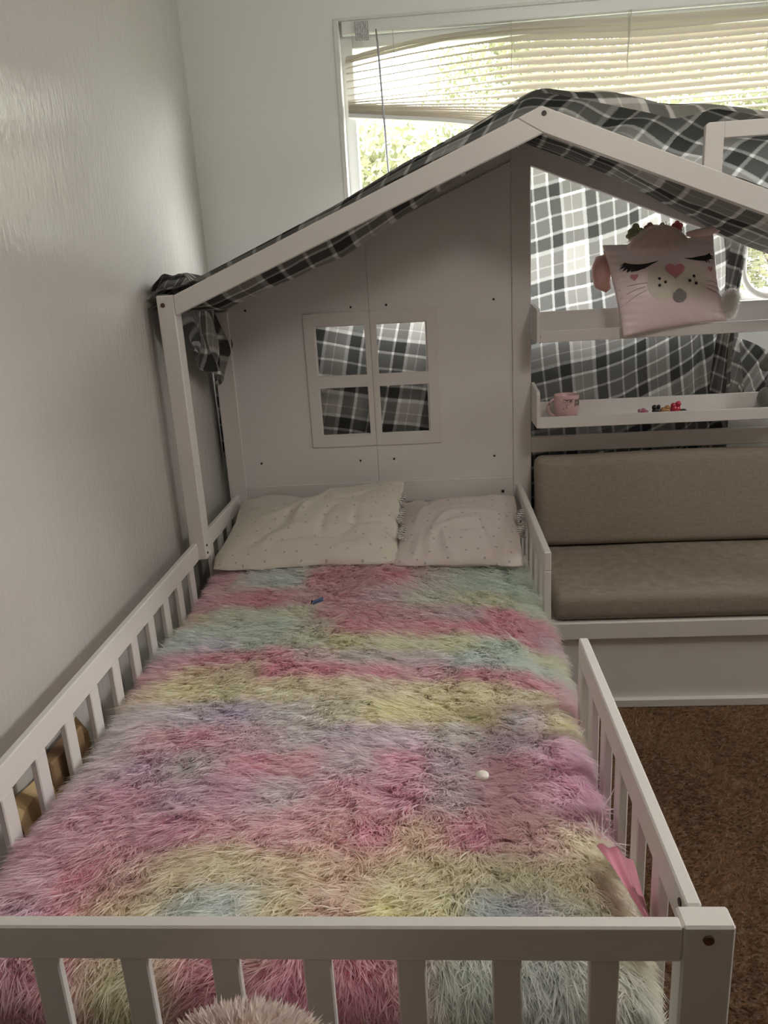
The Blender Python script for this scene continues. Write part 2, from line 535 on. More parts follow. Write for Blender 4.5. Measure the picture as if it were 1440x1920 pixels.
structure(box('floor', XL - .1, XR + .1, YF - .1, YB + .1, -0.08, 0.0, 'carpet', bevel=0))
structure(box('ceiling', XL - .1, XR + .1, YF - .1, YB + .1, ZC, ZC + .08, 'ceiling_paint', bevel=0))
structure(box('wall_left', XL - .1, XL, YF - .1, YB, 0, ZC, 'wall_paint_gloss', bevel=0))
structure(box('wall_front', XL - .1, XR + .1, YF - .1, YF, 0, ZC, 'wall_brown', bevel=0))
bm = bmesh.new()
T = 0.12
bm_box(bm, XL - .1, WX0, YB, YB + T, 0, ZC); bm_box(bm, WX1, XR + .1, YB, YB + T, 0, ZC)
bm_box(bm, WX0, WX1, YB, YB + T, 0, WZ0); bm_box(bm, WX0, WX1, YB, YB + T, WZ1, ZC)
structure(bm_mesh('wall_back', bm, 'wall_paint'))
bm = bmesh.new()
bm_box(bm, XR, XR + .1, YF, RY0, 0, ZC); bm_box(bm, XR, XR + .1, RY1, YB, 0, ZC)
bm_box(bm, XR, XR + .1, RY0, RY1, 0, RZ0); bm_box(bm, XR, XR + .1, RY0, RY1, RZ1, ZC)
structure(bm_mesh('wall_right', bm, 'wall_beige'))

# back window: vinyl frame, mullion, glass
w1 = bpy.data.objects.new('window_1', None); COL.objects.link(w1)
w1.location = (WX0, YB + .08, WZ0); WLOC['window_1'] = Vector(w1.location); w1['kind'] = 'structure'
fy0, fy1 = YB + .045, YB + .10
box('frame_stile', WX0, WX0 + .045, fy0, fy1, WZ0, WZ1, 'vinyl', w1)
box('frame_stile', WX1 - .045, WX1, fy0, fy1, WZ0, WZ1, 'vinyl', w1)
box('frame_rail', WX0 + .045, WX1 - .045, fy0, fy1, WZ0, WZ0 + .04, 'vinyl', w1)
box('frame_rail', WX0 + .045, WX1 - .045, fy0, fy1, WZ1 - .075, WZ1, 'vinyl', w1)
for a, b in ((WX0 + .045, WX1 - .045),):
    box('glass_pane', a, b, YB + .07, YB + .074, WZ0 + .04, WZ1 - .05, 'window_glass', w1, bevel=0)
box('window_sill', WX0, WX1, YB - .006, fy0, WZ0 - .02, WZ0 + .006, 'trim_paint', w1)
box('window_casing', WX0 - .012, WX0 + .006, YB - .004, fy0, WZ0 - .02, WZ1 + .004, 'trim_paint', w1)
box('window_casing', WX0 - .012, WX1 + .012, YB - .004, fy0, WZ1 - .002, WZ1 + .006, 'trim_paint', w1)
# added right window, out of view, put in to light the room
w2 = bpy.data.objects.new('added_window', None); COL.objects.link(w2)
w2.location = (XR, RY0, RZ0); WLOC['added_window'] = Vector(w2.location); w2['kind'] = 'structure'
box('frame_rail', XR + .02, XR + .07, RY0, RY1, RZ0, RZ0 + .05, 'vinyl', w2)
box('frame_rail', XR + .02, XR + .07, RY0, RY1, RZ1 - .05, RZ1, 'vinyl', w2)
for a in (RY0, (RY0 + RY1) / 2 - .025, RY1 - .05):
    box('frame_stile', XR + .02, XR + .07, a, a + .05, RZ0 + .05, RZ1 - .05, 'vinyl', w2)
box('glass_pane', XR + .04, XR + .044, RY0 + .05, RY1 - .05, RZ0 + .05, RZ1 - .05, 'window_glass', w2, bevel=0)

# unseen ceiling lamp, added to brighten the room from above
CL = thing('fill_lamp', (1.50, .25, ZC), 'added round white ceiling lamp, out of view, brightening the room', 'lamp')
def lathe(name, c, prf, material, parent, seg=32):
    bm = bmesh.new(); rings = []
    for r_, z_ in prf:
        rings.append([bm.verts.new((c[0] + r_ * math.cos(t), c[1] + r_ * math.sin(t), z_)) for t in np.linspace(0, 2 * PI, seg, endpoint=False)])
    for A_, B_ in zip(rings[:-1], rings[1:]):
        for k in range(seg): bm.faces.new((A_[k], A_[(k + 1) % seg], B_[(k + 1) % seg], B_[k]))
    bm.faces.new(rings[0]); bm.faces.new(rings[-1][::-1])
    return bm_mesh(name, bm, material, parent, smooth=True)
lathe('lamp_base', (1.50, .25), [(.16, ZC - .001), (.17, ZC - .02), (.165, ZC - .035)], 'vinyl', CL)
lathe('lamp_glass', (1.50, .25), [(.15, ZC - .036), (.145, ZC - .07), (.12, ZC - .10), (.07, ZC - .12), (.01, ZC - .126)], 'mug_inner', CL)
_l = bpy.data.lights.new('fill_lamp_light', 'POINT'); _l.energy = 21; _l.color = (1.0, .93, .84); _l.shadow_soft_size = .13
_o = bpy.data.objects.new('fill_lamp_light', _l); COL.objects.link(_o); _o.parent = CL; _o.location = (0, 0, -.27)

# carpet pile where the carpet is in view
n = 90000
rx = rng.uniform(1.02, 2.45, n); ry = rng.uniform(-0.6, 1.452, n)
roots = np.stack([rx, ry, np.zeros(n)], 1)
ang = wob(rx, ry, 3, 6, 22) * 2.2 + rng.normal(0, .7, n)
ln = rng.uniform(.008, .014, n)
tv = np.stack([np.cos(ang) * .75, np.sin(ang) * .75, np.full(n, .8)], 1) * ln[:, None]
tv[:, :2] += rng.normal(0, .002, (n, 2))
cv = srgb([158, 126, 100]) * (1 + .22 * wob(rx, ry, 5, 5, 9)[:, None] + rng.normal(0, .12, (n, 1)))
st = fur('carpet_pile', roots, tv, np.stack([np.cos(ang), np.sin(ang), -np.ones(n)], 1) * .003, .0055, np.clip(cv, .01, 1), 'plain_fur', None, segs=2, seed=4)
tag(st, 'short brown carpet pile covering the floor beside the bed', 'carpet', kind='stuff')

# ------------------------------------------------------------------ house bed
HB = thing('house_bed', (0.52, 1.0, 0.0), 'white wooden house-shaped child bed with gable roof frame and slatted guard rails', 'bed')
SL, XA, ZA = 0.406, 1.046, 1.722            # roof slope, apex
YG, YR = 1.4546, 2.0                        # front and rear gable planes


def roof(x):
    return ZA - SL * abs(x - XA)


# foot end
foot = box('foot_rail', 0.0, 1.018, 0.0, 0.019, 0.541, 0.592, parent=HB)
fs = None
for k in range(8):
    xc = 0.126 + k * 0.1149
    if fs is None:
        fs = box('slat', xc - .0175, xc + .0175, 0.003, 0.016, 0.20, 0.541, parent=foot, bevel=.002); me_fs = fs.data
    else:
        link('slat', me_fs, (xc, .0095, .3705), foot)
box('lower_rail', 0.0, 1.018, 0.0, 0.019, 0.12, 0.20, parent=HB)
for x0 in (-0.035, 1.018):
    p = box('corner_post', x0, x0 + .06, 0.0, 0.034, 0.0, 0.593, parent=HB, bevel=.003)
    disc_bolt('bolt', (x0 + .029, -.0008, .575), (0, -1, 0), .0068, .003, 'bolt_bronze', p)

# side guard rails with slats
def side_rail(x0, x1, y0, y1, ys, posts=()):
    r = box('guard_rail', x0, x1, y0, y1, .538, .593, parent=HB)
    first = None
    for yc in ys:
        if first is None:
            first = box('slat', x0 + .002, x1 - .002, yc - .0185, yc + .0185, .20, .538, parent=r, bevel=.002)
        else:
            link('slat', first.data, ((x0 + x1) / 2, yc, .369), r)
    for a, b in posts:
        box('end_upright', x0, x1, a, b, .12, .538, parent=r)
    box('lower_rail', x0, x1, y0, y1, .12, .20, parent=HB)
    return r


side_rail(0.0, .0165, .034, YG, [.217 + .1165 * k for k in range(11)])
side_rail(0.0, .0165, YG + .055, YR, [1.60, 1.72, 1.84, 1.95])
rr = side_rail(1.031, 1.05, .034, .752, [.165 + .1165 * k for k in range(5)], posts=((.717, .752),))
disc_bolt('bolt', (1.0303, .054, .578), (-1, 0, 0), .0055, .003, 'bolt_dark', rr)
side_rail(1.031, 1.05, 1.273, YR, [1.42, 1.54, 1.66, 1.78, 1.90], posts=((1.273, 1.31),))
box('lower_rail', 1.031, 1.05, .752, 1.273, .12, .30, parent=HB)

# head end rail with slats, rear posts and panel
head = box('head_rail', .046, 1.02, 2.0, 2.022, .541, .622, parent=HB)
disc_bolt('bolt', (.981, 1.999, .568), (0, -1, 0), .006, .003, 'bolt_dark', head)
for k in range(9):
    xc = .12 + k * .1
    if k == 0:
        hs = box('slat', xc - .0175, xc + .0175, 2.003, 2.017, .20, .541, parent=head, bevel=.002)
    else:
        link('slat', hs.data, (xc, 2.010, .3705), head)
for x0, x1, zt in ((-.02, .046, roof(.013) - .055), (1.02, 1.083, 1.700)):
    box('rear_post', x0, x1, 1.998, 2.035, 0, zt, parent=HB)
box('rear_post', 2.046, 2.112, 1.998, 2.035, 0, roof(2.1) - .05, parent=HB)
hx0, hx1, hz0, hz1, xs = .345, .724, .80, 1.178, .535


def ptop(x):
    return roof(x) - .045


prism('panel_board', [(.046, .622), (xs - .0004, .622), (xs - .0004, hz0), (hx0, hz0), (hx0, hz1), (xs - .0004, hz1), (xs - .0004, ptop(xs)), (.046, ptop(.046))],
      2.006, 2.018, 'panel_paint', HB, bevel=.001)
prism('panel_board', [(xs + .0004, .622), (1.02, .622), (1.02, ptop(1.02)), (xs + .0004, ptop(xs)), (xs + .0004, hz1), (hx1, hz1), (hx1, hz0), (xs + .0004, hz0)],
      2.006, 2.018, 'panel_paint', HB, bevel=.001)
box('seam_light_stop', xs - .02, xs + .02, 2.018, 2.026, .63, .79, 'panel_paint', HB, bevel=.001)  # strips added behind the seam to stop window light leaking through
box('seam_light_stop', xs - .02, xs + .02, 2.018, 2.0198, 1.19, ptop(xs) - .03, 'panel_paint', HB, bevel=.0005)
box('seam_light_stop', xs - .006, xs + .006, 2.012, 2.018, .79, 1.19, 'panel_paint', HB, bevel=.001)
for sgn in (0, 1):
    bm = bmesh.new()
    a, b = (.304, .341) if sgn == 0 else (.729, .767)
    m0, m1 = (.515, xs - .0004) if sgn == 0 else (xs + .0004, .557)
    bm_box(bm, a, b, 2.0, 2.012, .757, 1.225, .0012)
    bm_box(bm, m0, m1, 2.0, 2.012, .757, 1.225, .0012)
    lo, hi = (b, m0) if sgn == 0 else (m1, a)
    for z0, z1 in ((.757, .796), (.968, 1.010), (1.181, 1.225)):
        bm_box(bm, lo - .001, hi + .001, 2.0002, 2.0118, z0, z1, 0)
    bm_mesh('window_trim', bm, 'white_paint', HB)
for x, z in ((.107, 1.248), (.473, 1.24), (.595, 1.241), (.959, 1.24), (.109, .706), (.472, .702), (.594, .703), (.953, .699)):
    disc_bolt('bolt', (x, 2.0052, z), (0, -1, 0), .0042, .003, 'bolt_dark', HB)
disc_bolt('bolt', (1.022, 1.9975, 1.640), (0, -1, 0), .004, .003, 'cap_white', HB)

# front gable: post, rafters, dormer
p = box('gable_post', -.009, .040, YG, YG + .055, .538, 1.317, parent=HB, bevel=.003)
disc_bolt('bolt', (.008, YG - .0008, 1.291), (0, -1, 0), .0068, .003, 'bolt_bronze', p)
for z in (.581, .557):
    disc_bolt('bolt', (.0408, YG + .014, z), (1, 0, 0), .004, .003, 'bolt_dark', p)
box('gable_post', 2.052, 2.101, YG, YG + .055, 0, 1.317, parent=HB, bevel=.003)
th = .060
prism('rafter', [(.0405, roof(.0405) - th + .008), (XA + .004, ZA - th - .003), (.985, roof(.985)), (.0405, roof(.0405) + .002)], YG, YG + .024, 'white_paint', HB, bevel=.002)
ra = prism('rafter', [(.9853, roof(.985)), (XA + .0046, ZA - th - .003), (2.052, roof(2.052) - th), (2.052, roof(2.052)), (XA, ZA)], YG - .001, YG + .024, 'white_paint', HB, bevel=.002)
disc_bolt('bolt', (1.052, YG - .0016, 1.704), (0, -1, 0), .0068, .003, 'bolt_dark', ra)
# rear rafters
prism('rafter', [(-.02, roof(-.02) - th), (XA, ZA - th), (XA, ZA), (-.02, roof(-.02))], 2.020, 2.038, 'white_paint', HB, bevel=.002)
prism('rafter', [(XA + .0005, ZA - th), (2.112, roof(2.112) - th), (2.112, roof(2.112)), (XA + .0005, ZA)], 2.000, 2.024, 'white_paint', HB, bevel=.002)
# dormer window frame on the right slope
bm = bmesh.new()
prism('dormer_stile', [(1.454, roof(1.454) - .004), (1.500, roof(1.5) - .004), (1.500, 1.656), (1.461, 1.656), (1.454, 1.649)], YG + .001, YG + .018, 'white_paint', HB, bevel=.0015)
prism('dormer_stile', [(1.83, roof(1.83) - .004), (1.876, roof(1.876) - .004), (1.876, 1.656), (1.83, 1.656)], YG + .001, YG + .018, 'white_paint', HB, bevel=.0015)
box('dormer_rail', 1.5, 1.83, YG + .001, YG + .018, 1.618, 1.656, parent=HB, bevel=.0015)
bm.free()

# shelves and back rail between the rear posts
def shelf(zb, zl, zback, ze0, ze1):
    s = box('shelf', 1.094, 2.035, 1.862, 2.0, zb, zb + .010, parent=HB, bevel=.001)
    box('front_lip', 1.094, 2.035, 1.850, 1.862, zb - .004, zl, parent=s, bevel=.0015)
    box('back_board', 1.094, 2.035, 1.988, 2.0, zb, zback, parent=s, bevel=.0015)
    for x0 in (1.0835, 2.0355):
        bm = bmesh.new()
        pts = [(1.846, ze0), (2.0, ze0), (2.0, ze1 + .01), (1.90, ze1)] + [(1.846 + .02 * (1 - math.cos(t)), ze1 - .02 + .02 * math.sin(t)) for t in np.linspace(PI / 2, 0, 5)]
        a = [bm.verts.new((x0, y, z)) for y, z in pts]
        f = bm.faces.new(a)
        r = bmesh.ops.extrude_face_region(bm, geom=[f])
        for v in r['geom']:
            if isinstance(v, bmesh.types.BMVert): v.co.x = x0 + .0105
        bm_mesh('shelf_end', bm, 'white_paint', s)
    return s


shelf(1.104, 1.136, 1.190, 1.100, 1.208)
shelf(.824, .857, .886, .822, .945)
box('back_rail', 1.083, 2.046, 1.998, 2.020, .706, .762, parent=HB)
for z in (1.10, 1.15):
    disc_bolt('bolt', (1.094, 1.8493, z if z < 1.14 else 1.118), (0, -1, 0), .0025, .002, 'bolt_dark', HB)

# ------------------------------------------------------------------ bench and its cushions
BE = thing('bench', (1.57, 1.72, 0), 'low white wooden bench base under the taupe seat cushion', 'bench')
box('seat_board', 1.055, 2.045, 1.458, 1.995, .278, .295, parent=BE)
box('front_fascia', 1.055, 2.045, 1.4546, 1.472, .240, .2945, parent=BE, bevel=.002)
box('front_panel', 1.055, 2.045, 1.474, 1.486, .0, .240, 'panel_paint', BE)
box('kick_board', 1.055, 2.045, 1.456, 1.474, .0, .031, parent=BE, bevel=.004)
box('side_panel', 1.055, 1.075, 1.486, 1.99, .0, .278, 'panel_paint', BE)
box('side_panel', 2.025, 2.045, 1.486, 1.99, .0, .278, 'panel_paint', BE)


def cushion(name, x0, x1, y0, y1, z0, z1, r, label, lean=0.0):
    bm = bmesh.new()
    bm_box(bm, x0, x1, y0, y1, z0, z1, r, 5)
    bmesh.ops.triangulate(bm, faces=[f for f in bm.faces if len(f.verts) > 4])
    for e in range(2):
        bmesh.ops.subdivide_edges(bm, edges=[e for e in bm.edges if e.calc_length() > .15], cuts=3, use_grid_fill=True)
    for v in bm.verts:
        v.co.y += lean * (v.co.z - z0)
        if v.co.z > z0 + .02: v.co.z += .004 * math.sin(v.co.x * 9) * math.sin((v.co.y - y0) * 6)
    o = bm_mesh(name, bm, 'linen', None, smooth=True)
    return tag(o, label, 'cushion')


cushion('seat_cushion', 1.086, 2.04, 1.4575, 1.94, .297, .386, .028, 'taupe linen seat cushion lying flat on the white bench')
cushion('back_cushion', 1.086, 2.04, 1.875, 1.955, .390, .706, .032, 'taupe linen backrest cushion standing upright behind the bench seat', .10)

# ------------------------------------------------------------------ mattress and rainbow blanket
mt = box('mattress', .050, .985, .060, 1.96, .205, .415, 'mattress_fabric', None, bevel=.03, seg=3)
tag(mt, 'off-white mattress lying under the rainbow blanket', 'mattress')

RB = thing('rainbow_blanket', (.52, .85, .42), 'shaggy rainbow tie-dye blanket covering the child bed mattress', 'blanket')


def fold(d, r):
    d = np.asarray(d, float)
    q = np.clip(d, 0, r * PI / 2)
    ex = np.clip(d - r * PI / 2, 0, None)
    h = np.where(d <= 0, d, r * np.sin(q / r))
    z = np.where(d <= 0, 0, -(r - r * np.cos(q / r)) - ex)
    return h, z


def blanket_surf(a, b):
    """a: unfolded x, b: unfolded y -> position"""
    R = .045
    ym = np.clip(b, .06, 1.7)
    op = 1 / (1 + np.exp(-(ym - .80) / .03)) * 1 / (1 + np.exp((ym - 1.26) / .03))
    xl = .072 + 0 * b; xr = .962 + .030 * op
    h1, z1 = fold(xl - a, R); h2, z2 = fold(a - xr, R)
    x = np.where(a < xl, xl - h1, np.where(a > xr, xr + h2, a))
    yf = .105
    h3, z3 = fold(yf - b, R)
    y = np.where(b < yf, yf - h3, b)
    head = np.clip((b - 1.42) / .25, 0, 1)
    z = .440 + .014 * wob(a, b, 21, 5, 9) + .02 * np.sin(np.clip((a - .05) / .93, 0, 1) * PI) + .030 * head
    z = z + z1 + z2 + z3 - .02 * op * np.clip((a - .93) / .05, 0, 1)
    y = y + .010 * wob(a * 1.3, z, 5, 4, 14) * (b < yf)
    return np.stack([x, y, z], -1)


nu, nv_ = 64, 96
A, B = np.meshgrid(np.linspace(-.09, 1.13, nu), np.linspace(-.10, 1.72, nv_))
Pb = blanket_surf(A.ravel(), B.ravel()); Pb[:, 2] -= .005
# tie-dye pattern laid out on the blanket in metres: x across the bed, y towards the head, then the dye colour
DYE = '''0.081 1.475 205 120 140; 0.183 1.467 185 195 188; 0.284 1.458 172 195 185; 0.384 1.450 205 110 130; 0.515 1.438 200 130 145; 0.611 1.430 205 95 120;
0.707 1.422 190 180 175; 0.832 1.411 178 205 185; 0.955 1.401 180 205 188; 1.016 1.396 185 205 180; 0.088 1.326 200 120 140; 0.161 1.321 200 100 130;
0.216 1.317 195 70 105; 0.264 1.313 200 90 120; 0.342 1.307 195 140 150; 0.466 1.298 205 115 140; 0.588 1.288 190 150 165; 0.708 1.279 195 205 180;
0.855 1.268 205 210 168; 0.999 1.257 188 208 180; 0.059 1.214 215 185 155; 0.151 1.208 195 205 175; 0.272 1.200 195 207 180; 0.361 1.194 200 205 168;
0.449 1.188 205 120 140; 0.537 1.182 205 110 135; 0.652 1.174 200 140 155; 0.793 1.164 190 165 175; 0.904 1.156 208 95 125; 0.986 1.151 205 120 145;
0.056 1.127 180 205 190; 0.174 1.120 185 205 190; 0.318 1.111 180 205 188; 0.432 1.104 200 195 170; 0.502 1.099 205 90 120; 0.600 1.093 208 110 135;
0.709 1.086 210 105 132; 0.844 1.078 205 80 115; 0.950 1.071 198 75 112; 1.016 1.067 190 165 180; 0.073 1.030 175 190 195; 0.171 1.025 175 175 195;
0.282 1.018 182 205 188; 0.391 1.012 195 207 175; 0.512 1.005 218 210 155; 0.645 0.998 208 212 160; 0.775 0.990 205 212 158; 0.902 0.983 178 205 185;
1.016 0.977 205 210 160; 0.083 0.956 195 120 150; 0.164 0.952 192 75 108; 0.245 0.947 205 105 130; 0.351 0.942 208 110 138; 0.429 0.938 200 165 170;
0.558 0.931 188 180 180; 0.685 0.925 190 170 180; 0.810 0.918 178 200 200; 0.933 0.912 178 205 195; 1.018 0.907 190 200 180; 0.080 0.887 205 120 140;
0.158 0.884 225 195 145; 0.262 0.879 222 200 160; 0.364 0.874 205 85 118; 0.465 0.869 212 85 122; 0.589 0.863 198 80 115; 0.711 0.857 200 120 145;
0.831 0.852 185 75 110; 0.949 0.846 205 95 128; 1.019 0.843 185 130 155; 0.068 0.811 220 180 150; 0.144 0.808 228 212 140; 0.268 0.803 228 214 155;
0.403 0.797 225 212 158; 0.523 0.792 222 208 165; 0.594 0.789 215 195 165; 0.711 0.784 222 210 155; 0.827 0.779 222 208 150; 0.941 0.774 215 205 165;
1.019 0.771 205 120 145; 0.059 0.708 200 185 195; 0.178 0.703 190 175 190; 0.295 0.699 172 150 188; 0.421 0.695 198 188 190; 0.534 0.691 215 205 170;
0.624 0.687 228 216 135; 0.712 0.684 222 210 140; 0.800 0.681 220 208 150; 0.907 0.677 198 178 188; 1.003 0.674 222 212 150; 0.066 0.605 200 185 192;
0.155 0.602 215 140 160; 0.266 0.599 216 128 155; 0.375 0.596 210 165 178; 0.461 0.593 198 185 190; 0.546 0.591 185 160 185; 0.651 0.588 188 160 185;
0.764 0.584 203 188 190; 0.866 0.581 188 160 182; 0.997 0.577 200 135 170; 0.072 0.513 203 170 185; 0.167 0.511 190 140 178; 0.271 0.508 198 180 188;
0.374 0.506 216 110 142; 0.475 0.504 220 128 150; 0.576 0.501 190 165 180; 0.655 0.500 200 98 135; 0.753 0.497 185 160 178; 0.859 0.495 205 128 150;
0.982 0.492 192 100 148; 0.075 0.416 205 140 168; 0.173 0.414 202 118 152; 0.281 0.412 188 140 172; 0.358 0.411 182 100 145; 0.453 0.409 196 172 184;
0.566 0.408 216 132 155; 0.668 0.406 196 95 135; 0.760 0.404 200 172 182; 0.859 0.403 210 138 160; 0.984 0.400 196 120 158; 0.083 0.317 210 132 160;
0.185 0.316 214 132 155; 0.276 0.315 200 105 145; 0.366 0.314 214 130 152; 0.472 0.313 222 140 155; 0.560 0.312 222 148 148; 0.620 0.311 214 98 135;
0.698 0.310 226 180 145; 0.791 0.309 214 105 145; 0.884 0.308 220 160 160; 0.975 0.307 220 206 158; 0.091 0.230 205 140 165; 0.160 0.230 208 85 122;
0.237 0.230 222 160 155; 0.330 0.229 226 196 148; 0.414 0.229 226 206 152; 0.505 0.228 230 190 146; 0.587 0.228 226 178 148; 0.676 0.227 230 206 150;
0.755 0.227 224 208 156; 0.842 0.226 218 208 165; 0.921 0.226 216 205 158; 0.983 0.226 215 195 165; 0.114 0.154 190 140 170; 0.163 0.154 210 90 125;
0.219 0.154 228 170 138; 0.299 0.154 226 200 146; 0.370 0.154 182 200 192; 0.425 0.154 180 198 200; 0.487 0.154 226 205 150; 0.580 0.154 228 168 152;
0.656 0.154 228 212 125; 0.731 0.154 224 210 150; 0.813 0.154 178 198 208; 0.865 0.154 186 178 202; 0.924 0.154 195 205 180; 0.996 0.154 212 206 165'''
cp, cc = [], []
for q in DYE.replace('\n', ' ').split(';'):
    v = [float(t) for t in q.split()]
    if v:
        cp.append(np.array(v[:2])); cc.append(v[2:])
for xx, c in ((.05, (200, 150, 170)), (.14, (205, 120, 150)), (.20, (205, 90, 125)), (.30, (205, 200, 140)), (.41, (200, 75, 112)), (.53, (212, 90, 132)), (.64, (214, 90, 130)), (.76, (195, 212, 200)), (.87, (192, 205, 202)), (.98, (205, 208, 190))):
    for dy in (.04, -.05):
        cp.append(np.array([xx, dy])); cc.append(c)
cp = np.array(cp); cc = srgb(np.array(cc))


def dye(a, b):
    a = a + .018 * wob(a, b, 31, 5, 30); b = b + .014 * wob(a, b, 32, 5, 34)
    out = np.empty((len(a), 3))
    for i in range(0, len(a), 20000):
        s = slice(i, i + 20000)
        d2 = (a[s, None] - cp[None, :, 0]) ** 2 + ((b[s, None] - cp[None, :, 1]) * 1.5) ** 2
        w = 1 / (d2 + .0011) ** 2.0
        out[s] = (w @ cc) / w.sum(1, keepdims=True)
    return out


def vivid(c):
    # albedo of single strands: fur absorbs between strands, so strands are lighter than the coat
    l = c.mean(1, keepdims=True); c = np.clip(.25 + .80 * (l + (c - l) * 1.18), .01, .97)
    return np.clip(5 * c / (1 + 4 * c), .01, .978)


base = mesh('blanket_base', Pb, grid_faces(nu, nv_), 'dyed_fur', RB, smooth=True)
at = base.data.color_attributes.new('dye', 'FLOAT_COLOR', 'POINT')
c4 = np.ones((len(Pb), 4), np.float32); c4[:, :3] = vivid(dye(A.ravel(), B.ravel()))
at.data.foreach_set('color', c4.ravel())

n = 290000
a = rng.uniform(-.075, 1.115, n); b = -.08 + 1.76 * rng.uniform(0, 1, n) ** 1.15
e = 2e-3
p0 = blanket_surf(a, b)
du = nrm(blanket_surf(a + e, b) - p0); dv = nrm(blanket_surf(a, b + e) - p0)
nn = nrm(np.cross(du, dv))
cell = .021
ci, cj = np.floor(a / cell).astype(int), np.floor(b / cell).astype(int)
hsh = (ci * 73856093 ^ cj * 19349663) & 65535
tab = np.random.default_rng(11).normal(size=(65536, 4))
cl = tab[hsh]
ca, cb = (ci + .5 + cl[:, 0] * .2) * cell, (cj + .5 + cl[:, 1] * .2) * cell
theta = -1.9 + 1.5 * wob(a, b, 41, 6, 9) + .35 * cl[:, 2] + rng.normal(0, .42, n)
flow = du * np.cos(theta)[:, None] + dv * np.sin(theta)[:, None]
outw = np.clip((a - .93) / .05, 0, 1) - np.clip((.10 - a) / .05, 0, 1)
flow = nrm(flow + du * (outw * rng.uniform(.2, 1.3, n))[:, None])
ln = rng.uniform(.024, .044, n) * (1 + .15 * cl[:, 3])
tv = (nn * rng.uniform(.36, .80, n)[:, None] + flow * .78) * ln[:, None]
pull = (du * (ca - a)[:, None] + dv * (cb - b)[:, None])
tv = tv + pull * .22
bend = flow * (ln * .25)[:, None] - nn * (ln * .14)[:, None] + pull * .25
reach = .70 * ln * (1 - np.abs(outw))
col = vivid(dye(a + reach * np.cos(theta), b + reach * np.sin(theta)) * (1 + rng.normal(0, .10, (n, 1)) + .08 * cl[:, 3:4]))
fur('fur', p0 - nn * .002, tv, bend, rng.uniform(.0019, .0037, n), col, 'dyed_fur', RB, segs=3, seed=9)

# turned-over satin corner at the foot
us, vs = np.meshgrid(np.linspace(0, 1, 14), np.linspace(0, 1, 12))
us, vs = us.ravel(), vs.ravel()
c00, c10, c01, c11 = [np.array(q) for q in ((.970, .250, .497), (1.027, .255, .462), (1.010, .100, .500), (1.029, .095, .44))]
Pf = ((1 - us) * (1 - vs))[:, None] * c00 + (us * (1 - vs))[:, None] * c10 + ((1 - us) * vs)[:, None] * c01 + (us * vs)[:, None] * c11
Pf[:, 2] += .012 * np.sin(us * PI) + .004 * np.sin(us * 14 + vs * 5)
fl = mesh('turned_corner', Pf, grid_faces(14, 12), 'satin_pink', RB, smooth=True)
tag(fl, 'smooth pink underside of the blanket turned up at the corner')

# small things lying on the blanket
bm = bmesh.new()
bmesh.ops.create_uvsphere(bm, u_segments=16, v_segments=8, radius=.0115)
for v in bm.verts: v.co.z *= .55
bmesh.ops.translate(bm, verts=bm.verts, vec=(.81, .405, .512))
tag(bm_mesh('pompom', bm, 'cap_white', smooth=True), 'tiny white pompom ball lying on the pink middle of the rainbow blanket', 'pompom')
CLP = thing('hair_clip', (.416, 1.189, .500), 'small blue hair clip lying on the rainbow blanket near the pillows', 'hair clip')
for dz, an in ((0, .25), (.006, .45)):
    bm = bmesh.new(); bm_box(bm, -.016, .016, -.0045, .0045, -.0015, .0015, .001)
    bmesh.ops.transform(bm, matrix=Matrix.Translation((.416, 1.189, .503 + dz)) @ Matrix.Rotation(an, 4, 'Z') @ Matrix.Rotation(-.25, 4, 'Y'), verts=bm.verts)
    bm_mesh('clip_jaw', bm, 'clip_blue', CLP)
bm = bmesh.new(); tube(bm, [(.398, 1.183, .500), (.400, 1.185, .507), (.401, 1.185, .510)], .002, 6)
bm_mesh('clip_spring', bm, 'bolt_dark', CLP)

